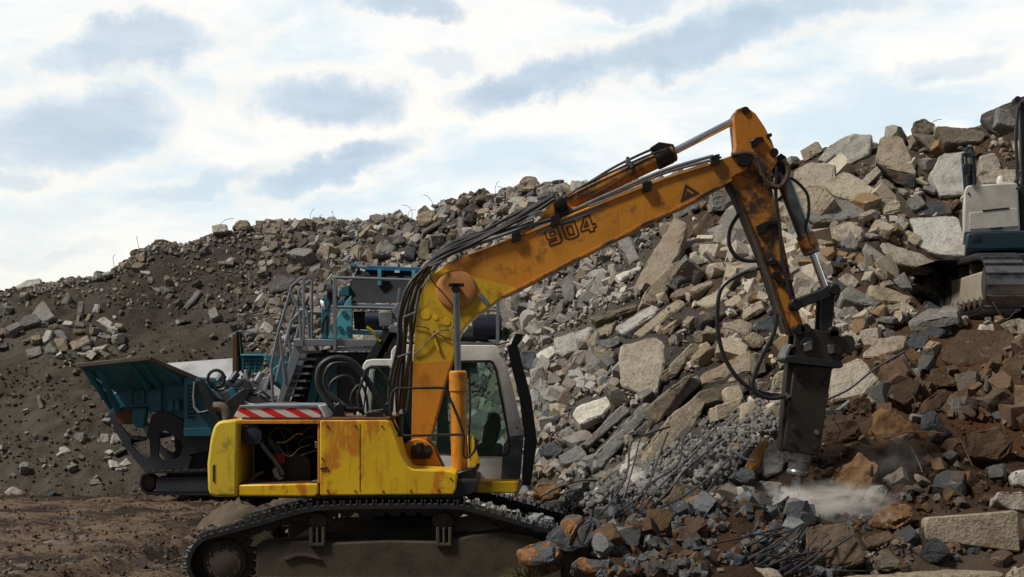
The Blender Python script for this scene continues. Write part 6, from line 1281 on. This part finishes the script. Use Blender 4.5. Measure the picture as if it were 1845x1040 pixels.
PLACES = [  # (outline in the photo, how many, size range m, colours, material, words)
 ([(0, 540), (60, 520), (60, 640), (0, 660)], 7, (.3, .55), 'grey grey tan', M_CONC, 'at the far low end of the mound'),
 ([(60, 575), (215, 570), (222, 640), (60, 645)], 26, (.25, .5), 'pale grey grey tan', M_CONC, 'in the pale stone spill on the low mound'),
 ([(0, 650), (240, 650), (230, 880), (0, 870)], 10, (.18, .4), 'grey pale brown', M_CONC, 'half sunk in the bare earth beyond the crusher'),
 ([(180, 790), (250, 800), (262, 860), (200, 850)], 8, (.25, .45), 'grey pale', M_CONC, 'heaped against the crusher\'s chassis'),
 ([(70, 500), (290, 440), (370, 430), (470, 402), (470, 425), (300, 470), (80, 525)], 12, (.25, .5), 'grey tan olive', M_CONC, 'along the crest of the low mound'),
 ([(230, 480), (450, 440), (480, 580), (400, 620), (260, 560)], 20, (.22, .55), 'grey dark grey olive', M_CONC, 'on the dark slope over the hopper'),
 ([(470, 405), (740, 395), (760, 440), (640, 478), (480, 480)], 42, (.35, .85), 'grey grey tan olive dark', M_CONC, 'on the slope above the crusher\'s railing'),
 ([(420, 500), (560, 490), (520, 620), (420, 600)], 20, (.3, .7), 'grey dark olive', M_CONC, 'on the slope behind the stair rail'),
 ([(740, 380), (850, 345), (1000, 325), (1050, 335), (900, 420), (790, 455), (740, 450)], 42, (.35, .8), 'grey tan olive dark', M_CONC, 'near the crest over the boom'),
 ([(900, 560), (1000, 510), (1100, 460), (1140, 500), (1060, 570), (930, 620)], 24, (.16, .38), 'grey grey tan pale', M_CONC, 'on the stony slope beneath the boom'),
 ([(945, 640), (1110, 640), (1110, 760), (990, 800), (960, 760)], 34, (.18, .42), 'grey grey tan slate', M_CONC, 'among the stones beyond the cab guard'),
 ([(960, 800), (1060, 810), (1090, 860), (960, 900)], 10, (.2, .45), 'grey tan slate', M_CONC, 'on the slope past the cab\'s step'),
 ([(1060, 570), (1240, 530), (1320, 640), (1200, 760), (1120, 740)], 46, (.35, .95), 'tan grey olive tan', M_CONC, 'between the tumbled beams'),
 ([(1190, 350), (1310, 335), (1340, 480), (1200, 520)], 30, (.4, 1.0), 'tan grey brown', M_CONC, 'on the slope behind the arm\'s hose'),
 ([(1300, 480), (1420, 480), (1420, 620), (1300, 640)], 30, (.35, .9), 'tan buff grey', M_CONC, 'close behind the lower arm'),
 ([(1420, 300), (1580, 250), (1700, 240), (1740, 330), (1640, 480), (1480, 480)], 80, (.35, 1.15), 'tan buff grey pale slate', M_WARM, 'high on the pile beyond the arm'),
 ([(1500, 480), (1690, 470), (1690, 600), (1510, 600)], 44, (.3, .9), 'tan grey buff slate', M_WARM, 'below the white excavator'),
 ([(1490, 600), (1700, 600), (1680, 760), (1500, 780)], 30, (.25, .75), 'tan grey brown earth', M_WARM, 'on the pile beside the breaker'),
 ([(1600, 720), (1845, 640), (1845, 900), (1600, 900)], 16, (.2, .6), 'earth earth brown slate', M_WARM, 'in the red-brown earth bank'),
 ([(1480, 880), (1845, 900), (1845, 1030), (1560, 1030)], 15, (.12, .34), 'brown slate earth earth', M_FORE, 'around the kerb-like panel'),
 ([(940, 985), (1080, 900), (1420, 880), (1440, 960), (1560, 1010), (1540, 1035), (960, 1035)], 190, (.07, .32), 'blue slate blue dark brown slate rust', M_FORE, 'in the broken heap before the gravel'),
]
def rand_rot(rng): return (rng.uniform(-.5, .5), rng.uniform(-.5, .5), rng.uniform(0, 6.28))
SEEN = {}
def add_chunks():
    rng = random.Random(11); hx = np.array([(h[0], h[1]) for h in HERO])
    for pl, cnt, (s0, s1), cols, mat, words in PLACES:
        xs = [p[0] for p in pl]; ys = [p[1] for p in pl]; cols = cols.split(); tries = 0; got = 0; placed = []
        while got < cnt and tries < cnt*60:
            tries += 1; x, y = rng.uniform(min(xs), max(xs)), rng.uniform(min(ys), max(ys))
            if not inpoly(x, y, pl) or any(inpoly(x, y, h) for h in HIDE): continue
            if 1395 < x < 1470 and 800 < y < 915: continue
            p, n = surf(x, y); s = s0+(s1-s0)*rng.random()**1.8; spx = s*FPX/p.y*.5
            k = .75 if mat is not M_FORE else .5
            if any(masked(x+a*spx*k, y+b*spx*k) for a, b in ((0, 0), (-1, 0), (1, 0), (0, -1), (0, 1))): continue
            if any(math.hypot(a-x, b-y) < (spx+c)*.62 for a, b, c in placed): continue
            placed.append((x, y, spx)); got += 1
            sty = rng.choices(STY, (1, 3.5, 4, 3) if x > 1120 and mat is not M_FORE else (4, 3, 2, 1.5))[0]; o = bpy.data.objects.new({'chunk': 'rubble_stone', 'block': 'rubble_block', 'slab': 'flat_fragment', 'beam': 'oblong_fragment'}[sty], var_mesh(sty, rng.randrange(len(VAR[sty])), mat)); C.objects.link(o)
            if x > 1120: p = p-Vector((0, s*.12, 0))
            q = n.to_track_quat('Z', 'Y').to_matrix().to_4x4() @ Matrix.Rotation(rng.gauss(.75, .45) if x > 1120 and mat is not M_FORE else rng.uniform(0, 6.28), 4, 'Z') @ Matrix.Rotation(rng.uniform(-.5, .5), 4, 'X') @ Matrix.Rotation(rng.uniform(-.5, .5), 4, 'Y')
            o.matrix_world = Matrix.Translation(p+n*s*.12) @ q @ Matrix.Diagonal((s*.5, s*.5, s*.5, 1))
            cn = rng.choice(cols); c = COLORS[cn]; v = rng.uniform(.68, 1.06); o.color = (c[0]*v, c[1]*v, c[2]*v, 1)
            sw = 'small' if s < s0+(s1-s0)*.22 else ('large' if s > s0+(s1-s0)*.6 else 'medium')
            if y > sum(ys)/len(ys)+8: wd = 'low'
            elif y < sum(ys)/len(ys)-8: wd = 'high'
            else: wd = 'midway'
            lab = f'{sw} {CW[cn]} {SHW[sty]} {words}'
            SEEN.setdefault(lab, []).append((o, wd))
    for lab, os_ in SEEN.items():
        by = {}
        for o, wd in os_: by.setdefault(wd if len(os_) > 1 else '', []).append(o)
        for wd, l in by.items():
            for o in l: tag(o, lab+(', '+{'low': 'lower down', 'high': 'higher up', 'midway': 'midway'}[wd] if wd else ''), 'rubble chunk', ('alike: '+lab+' '+wd) if len(l) > 1 else 'loose chunks of the rubble hill')
add_chunks()

# ------------------------------------------------------------------ uncountable small stones, gravel bank, grit
SV = small_variants(14, 500, ['chunk', 'block', 'chunk', 'slab'])
def spots_pile(seed, n, s0, s1, power, box, colf, dens=None, sink=.15):
    rng = np.random.default_rng(seed); out = []
    while len(out) < n:
        x = rng.uniform(box[0], box[2]); y = rng.uniform(box[1], box[3])
        crest = np.interp(x, PX, [HY-(z[7]-HC)*FPX/d[7] for d, z in zip(PD, PZ)])
        if y < crest+1: y = crest+abs(rng.normal())*6
        if dens is not None and rng.random() > dens(x, y): n -= .12; continue
        s = s0+(s1-s0)*rng.random()**power
        if x < 470 and s > .075: s *= .55
        if 1400 < x < 1465 and 810 < y < 912: continue
        k = s*FPX/20
        if (masked(x, y) or masked(x+k, y) or masked(x-k, y) or masked(x, y-k) or masked(x, y+k)) and rng.random() > .03: n -= .3; continue
        p, nn = surf(x, y)
        out.append((p+nn*s*(.5-sink), nn, s, colf(x, y, rng)))
    return out
PAL = {'l': [(.20, .185, .165), (.15, .135, .115), (.27, .255, .235), (.12, .10, .085), (.10, .085, .068)], 'm': [(.24, .23, .215), (.18, .17, .155), (.32, .305, .28), (.13, .125, .12), (.26, .22, .17)], 'r': [(.34, .29, .215), (.26, .235, .20), (.40, .36, .29), (.17, .155, .14), (.20, .13, .07)], 'e': [(.085, .05, .03), (.11, .07, .042), (.07, .043, .028), (.11, .09, .07), (.085, .08, .075)], 'f': [(.085, .093, .10), (.06, .066, .072), (.12, .127, .132), (.10, .058, .03), (.06, .036, .022)]}
def pal(x, y, rng):
    k = 'f' if (y > 900 and 930 < x < 1560) else ('e' if x > 1590 and y > 640 else ('r' if x > 1190 and y < 900 else ('m' if x > 620 else 'l')))
    if k == 'r' and x < 1300: k = 'm' if rng.random() < .5 else 'r'
    if x > 1440 and y > 620 and k == 'r' and rng.random() < .65: k = 'e'
    c = PAL[k][rng.integers(5)]; v = rng.uniform(.75, 1.2); return (c[0]*v, c[1]*v, c[2]*v)
def dens(x, y):
    c = noise.noise(Vector((x/55, y/40, 3)))*.5+.5
    if x < 460 and y > 560: return .05+.3*max(0, c-.5)
    if x < 460: return .15+.8*max(0, c-.2)
    if x > 1480 and y > 640: return .03+.12*c
    if x > 1180 and y < 880: return .13
    return .3+1.3*max(0, c-.2)
scatter('rubble', 'countless small stones covering the slopes of the rubble hill', M_RUBB, 1, spots_pile(1, 27000, .022, .17, 2.8, (-260, 170, 2100, 1000), pal, dens), SV)
scatter('rubble', 'loose stones filling the middle of the rubble hill', M_RUBB, 2, spots_pile(2, 6500, .05, .22, 2.4, (430, 320, 1180, 900), pal), SV)
scatter('debris', 'small broken bits among the slabs beyond the arm', M_RUBB, 3, spots_pile(3, 2600, .05, .22, 2.2, (1180, 200, 2050, 760), pal), SV)
scatter('debris', 'splinters and small bits in the broken heap in front', M_FORE if False else M_RUBB, 4, spots_pile(4, 4200, .012, .075, 2.4, (930, 890, 1640, 1040), pal), SV)
GPOLY = [(1000, 935), (1075, 885), (1140, 862), (1210, 825), (1300, 775), (1360, 735), (1405, 712), (1425, 740), (1410, 790), (1350, 840), (1300, 870), (1230, 895), (1120, 915), (1060, 925)]
def gravel_spots():
    rng = np.random.default_rng(8); out = []
    while len(out) < 5200:
        x, y = rng.uniform(960, 1440), rng.uniform(700, 945)
        if 1412 < x < 1460 and y > 810: continue
        if not inpoly(x, y, GPOLY) or (masked(x, y) and rng.random() > .1): continue
        p, nn = surf(x, y); v = rng.uniform(.7, 1.25); c = ((.135, .13, .126), (.105, .102, .10), (.165, .155, .143))[rng.integers(3)]; s = rng.uniform(.035, .075)
        out.append((p+nn*rng.uniform(.0, .16), nn, s, (c[0]*v, c[1]*v, c[2]*v)))
    return out
scatter('gravel', 'bank of even grey crushed gravel running down behind the bent rods', M_GRAV, 8, gravel_spots(), small_variants(8, 900, ['chunk'], True), True)
def mud_spots():
    rng = np.random.default_rng(9); out = []
    for _ in range(4500):
        y = 18+16*rng.random()**1.3; px = rng.uniform(-150, 470); x = (px-CX)*y/FPX; s = .008+.035*rng.random()**3
        c = ((.07, .042, .025), (.10, .068, .045), (.055, .033, .02), (.14, .12, .10))[rng.integers(4)]
        out.append((Vector((x, y, ground_z(x, y)+s*.3)), None, s, c))
    return out
scatter('dirt', 'clods and pebbles strewn over the rutted mud', M_RUBB, 9, mud_spots(), SV)
def clod_col(x, y, rng):
    c = zone_color(x, y); v = rng.uniform(.75, 1.2); return (c[0]*v, c[1]*v, c[2]*v)
scatter('dirt', 'lumps of earth crusting the slopes of the hill', M_EARTH, 12, spots_pile(12, 12000, .012, .055, 2.2, (-100, 180, 1950, 1000), clod_col, lambda x, y: .15+1.4*max(0, noise.noise(Vector((x/70, y/45, 8)))), .25), SV)
scatter('debris', 'broken pieces packed between the slabs high on the pile', M_RUBB, 13, spots_pile(13, 1700, .08, .34, 1.6, (1200, 200, 2000, 660), pal), small_variants(10, 700, ['slab', 'block', 'beam', 'block']))
# loose stones caught on the end of the track
rngc = random.Random(3)
for k, (a, b, s) in enumerate(((966, 944, .16), (978, 950, .2), (955, 945, .1), (988, 955, .14))):
    o = bpy.data.objects.new('loose_stone', var_mesh('chunk', k % 6, M_FORE)); C.objects.link(o); o.location = P(a, b, 17.2)+Vector((0, 0, .04)); o.scale = (s*.7,)*3; o.rotation_euler = rand_rot(rngc); o.color = (.30, .31, .31, 1)
    tag(o, ('grey stone resting on the track\'s sloping end', 'largest grey stone resting on the track\'s sloping end', 'pebble-sized grey stone resting on the track', 'grey stone at the very tip of the track')[k], 'loose stone', 'stones on the track')

# ------------------------------------------------------------------ steel rods and wires
M_REBAR = simple('rebar', (.05, .056, .068), .5, .35, .6, 9, (.12, .06, .03), .5, .4)
M_RWIRE = simple('rusty wire', (.13, .07, .035), .7, .2, .5, 9, (.05, .04, .035))
def rod(pts, D0, D1, r, label, group, mat=M_REBAR, name='steel_rod'):
    k = len(pts); w = [P(a, b, D0+(D1-D0)*i/(k-1)) for i, (a, b) in enumerate(pts)]; rng = random.Random(int(pts[0][0]*3+pts[0][1]))
    w = [p+Vector((rng.uniform(-.012, .012), rng.uniform(-.05, .05), rng.uniform(-.012, .012))) for p in w]
    o = MB().tube(spline(w, 7), r, 7).build(name, mat); tag(o, label, 'steel rod' if name == 'steel_rod' else 'wire', group); return o
RODS = [
 ([(1209,768),(1172,782),(1136,799),(1128,850),(1104,902),(1080,928)], 'sharply bent steel rod shaped like a hockey stick over the gravel'),
 ([(1202,779),(1178,846),(1154,911),(1140,940)], 'thin straight steel rod leaning over the gravel beside the hockey-stick shaped one'),
 ([(1152,786),(1141,837),(1124,897),(1108,925)], 'thin steel rod standing between the hockey-stick shaped rod and the leaning one'),
 ([(1265,754),(1233,791),(1219,837),(1160,883),(1132,952)], 'kinked steel rod reaching up to the broad tan beam'),
 ([(1297,761),(1252,816),(1195,874),(1154,920),(1085,975)], 'longest steel rod slanting up across the gravel'),
 ([(1302,791),(1243,837),(1196,892),(1150,945),(1120,985)], 'long steel rod lying just under the longest one'),
 ([(1325,818),(1288,855),(1232,892),(1177,920)], 'gently curved steel rod low over the gravel'),
 ([(1255,772),(1269,790),(1284,820)], 'short steel rod sloping the other way near the broad tan beam'),
 ([(1288,892),(1240,925),(1195,960),(1131,1012)], 'steel rod crossing the dark bluish lumps'),
 ([(1315,812),(1340,826),(1362,832)], 'short steel rod ending at the timber'),
 ([(1345,812),(1330,840),(1322,860)], 'short upright rod next to the timber'),
 ([(1100,900),(1106,880),(1110,905),(1104,940)], 'small hooked steel rod in front of the dark bluish lump'),
 ([(1236,905),(1245,950),(1255,985)], 'steel rod hanging down among the bluish chunks'),
 ([(1290,860),(1262,905),(1236,950)], 'steel rod slanting behind the low tan broken beam'),
 ([(1030,980),(1075,955),(1110,925),(1160,890)], 'thin steel rod bridging the two big bluish lumps'),
]
for i, (pts, lab) in enumerate(RODS): rod(pts, 16.6, 15.9, .0125 if 'thin' not in lab else .010, lab, 'bent rods over the gravel')
RODS2 = [
 [(1447,945),(1403,976),(1327,1021)], [(1536,964),(1490,995),(1438,1027),(1396,1040)], [(1479,992),(1447,998),(1410,1012),(1368,1027)], [(1470,968),(1440,1008),(1400,1030)], [(1498,974),(1463,1005),(1412,1034)],
 [(1447,957),(1412,995),(1365,1018)], [(1393,992),(1350,1000),(1304,1005)], [(1412,951),(1350,965),(1285,982)], [(1568,1027),(1500,1032),(1450,1040)], [(1491,964),(1483,975),(1479,988)], [(1430,955),(1395,985),(1340,1005),(1300,1030)], [(1455,952),(1438,975),(1425,1000),(1380,1020)], [(1420,990),(1385,1010),(1330,1036)], [(1500,1002),(1440,1008),(1380,1000)], [(1390,960),(1345,985),(1290,1000)], [(1440,948),(1425,955),(1400,962),(1345,962)]]
for i, pts in enumerate(RODS2): rod(pts, 15.4, 15.0, .013 if i % 3 else .011, 'bluish steel rod fanning out of the broken slab near the bottom edge', 'rods fanning out of the broken slab')
for pts, D, lab in (([(1629,632),(1600,652),(1571,671),(1530,700),(1488,721)], 19.6, 'long dark rod lying over the large buff slab behind the breaker'), ([(1250,905),(1290,905),(1340,912),(1395,905)], 16.4, 'thin wire running flat in front of the hump-backed boulder'), ([(960,905),(1000,880),(1050,868),(1090,868)], 18.9, 'pair-forming thin wire arching over the slope past the cab'), ([(955,915),(1010,892),(1060,880),(1120,884)], 18.8, 'lower thin wire arching over the slope past the cab'), ([(1420,912),(1432,905),(1436,890),(1433,882)], 17.9, 'curly black wire at the chisel\'s tip'), ([(1590,790),(1610,785),(1640,778),(1700,780)], 18.4, 'rusty wire stretched across the big rough rusty boulder'), ([(1640,800),(1655,830),(1662,850)], 18.3, 'rusty wire hanging below the big rough rusty boulder'), ([(1505,760),(1515,775),(1508,800),(1516,830)], 18.5, 'rusty wire dangling from the shaggy brown clod'), ([(1480,862),(1455,850),(1430,862)], 18.0, 'rusty wire close to the breaker\'s nose'), ([(1700,770),(1730,790),(1750,840)], 18.6, 'rusty wire on the red-brown earth bank'), ([(1810,655),(1830,640),(1850,630)], 19.6, 'rusty wire under the tan boulder at the picture edge'), ([(1800,560),(1790,545),(1812,575),(1830,560)], 22.2, 'rusty wire below the white excavator\'s track'), ([(1630,700),(1650,720),(1640,745)], 19.4, 'rusty wire beside the soil-brown block')):
    rod(pts, D, D-.2, .008 if 'wire' in lab else .016, lab, None, M_RWIRE if 'rusty' in lab else M_REBAR, 'steel_wire' if 'wire' in lab else 'steel_rod')
def wires():
    rng = random.Random(21); spots = [(575, 398, 'crest above the stairs'), (600, 395, 'crest above the stairs'), (560, 404, 'crest above the stairs'), (735, 372, 'crest beside the tall tan boulder'), (742, 378, 'crest beside the tall tan boulder'), (780, 372, 'crest beside the tall tan boulder'), (910, 328, 'crest by the rounded tan boulder'), (893, 332, 'crest by the rounded tan boulder'), (925, 322, 'crest by the rounded tan boulder'), (205, 470, 'crest of the low mound'), (250, 445, 'crest of the low mound'), (395, 402, 'crest of the low mound'), (1672, 212, 'round wired boulder'),
        (1130, 480, 'slope under the boom'), (1200, 620, 'tumbled beams'), (1340, 640, 'slabs inside the hose loop'), (1335, 600, 'slabs inside the hose loop'), (1350, 560, 'slabs inside the hose loop'), (1530, 470, 'slabs beyond the arm'), (1560, 600, 'slabs beyond the arm'), (1030, 690, 'stones beyond the cab guard'), (1060, 770, 'stones beyond the cab guard'), (1090, 560, 'slope under the boom'), (1590, 590, 'slabs beyond the arm'), (1440, 880, 'stones by the breaker'), (1470, 835, 'stones by the breaker')]
    for x, y, w in spots:
        p, n = surf(x, y); L = rng.uniform(.25, .6); a = rng.uniform(-1, 1); pts = [p-n*.05]
        for k in range(1, 5): pts.append(p+Vector((a*L*.10*k*k*.6+rng.uniform(-.03, .03), rng.uniform(-.06, .04), L*(.42*k-.055*k*k)))+n*.05)
        o = MB().tube(spline(pts, 5), .0075, 5).build('steel_wire', M_RWIRE); tag(o, 'thin bent wire sticking up from the '+w, 'wire', 'thin wires at the '+w)
wires()

# tuft of grass by the orange-stained lump
def grass():
    rng = random.Random(4); v = []; f = []
    for _ in range(170):
        b = P(rng.gauss(940, 11), 1048, 15.4+rng.uniform(-.2, .2)); b.z = .44; L = rng.uniform(.12, .3); a = rng.uniform(-1.2, 1.2); d = Vector((math.sin(a)*L, rng.uniform(-.08, .08), L*math.cos(a)*.9)); w = Vector((.006, .002, 0)); i = len(v)
        v += [b-w, b+w, b+d*.55+w*.8, b+d*.55-w*.8, b+d+Vector((d.x*.35, 0, -L*.18))]; f += [(i, i+1, i+2, i+3), (i+3, i+2, i+4)]
    me = bpy.data.meshes.new('grass'); me.from_pydata([tuple(p) for p in v], [], f); me.materials.append(simple('grass', (.085, .09, .022), .8, 0, .5, 5, (.14, .10, .04)))
    o = bpy.data.objects.new('grass', me); C.objects.link(o); kind(o, 'stuff')
grass()

# ------------------------------------------------------------------ dust driven up by the chisel
def dust(name, c, size, dens, seed, nsc):
    m = bpy.data.materials.new('dust'); m.use_nodes = True; t = NT(m.node_tree); t.n.clear(); out = t.node('ShaderNodeOutputMaterial'); pv = t.node('ShaderNodeVolumePrincipled'); t.l.new(pv.outputs[0], out.inputs['Volume'])
    pv.inputs['Color'].default_value = (.93, .90, .86, 1); pv.inputs['Anisotropy'].default_value = .1
    o = t.node('ShaderNodeTexCoord').outputs['Object']; ln = t.vmath('LENGTH', o, out=1)
    off = t.vmath('ADD', o, None); off.node.inputs[1].default_value = (seed, seed*2, 0)
    n = t.noise(off, nsc, 5, .6, .6)
    fall = t.math('SUBTRACT', 1.0, t.step(ln, .12, 1.0)); d = t.math('MULTIPLY', t.math('MULTIPLY', fall, t.step(n, .38, .68)), dens); t.l.new(d, pv.inputs['Density'])
    bm = bmesh.new(); bmesh.ops.create_icosphere(bm, subdivisions=3, radius=1.0); me = bpy.data.meshes.new(name); bm.to_mesh(me); bm.free(); me.materials.append(m)
    ob = bpy.data.objects.new(name, me); C.objects.link(ob); ob.location = c; ob.scale = size; kind(ob, 'stuff'); return ob
dust('dust', P(1428, 905, 17.7), (.38, .4, .24), 24.0, 1.0, 2.6)
dust('dust', P(1512, 908, 17.2), (.85, .5, .34), 8.0, 4.0, 2.8)
dust('dust', P(1610, 830, 17.7), (.6, .35, .5), .7, 7.0, 2.0)
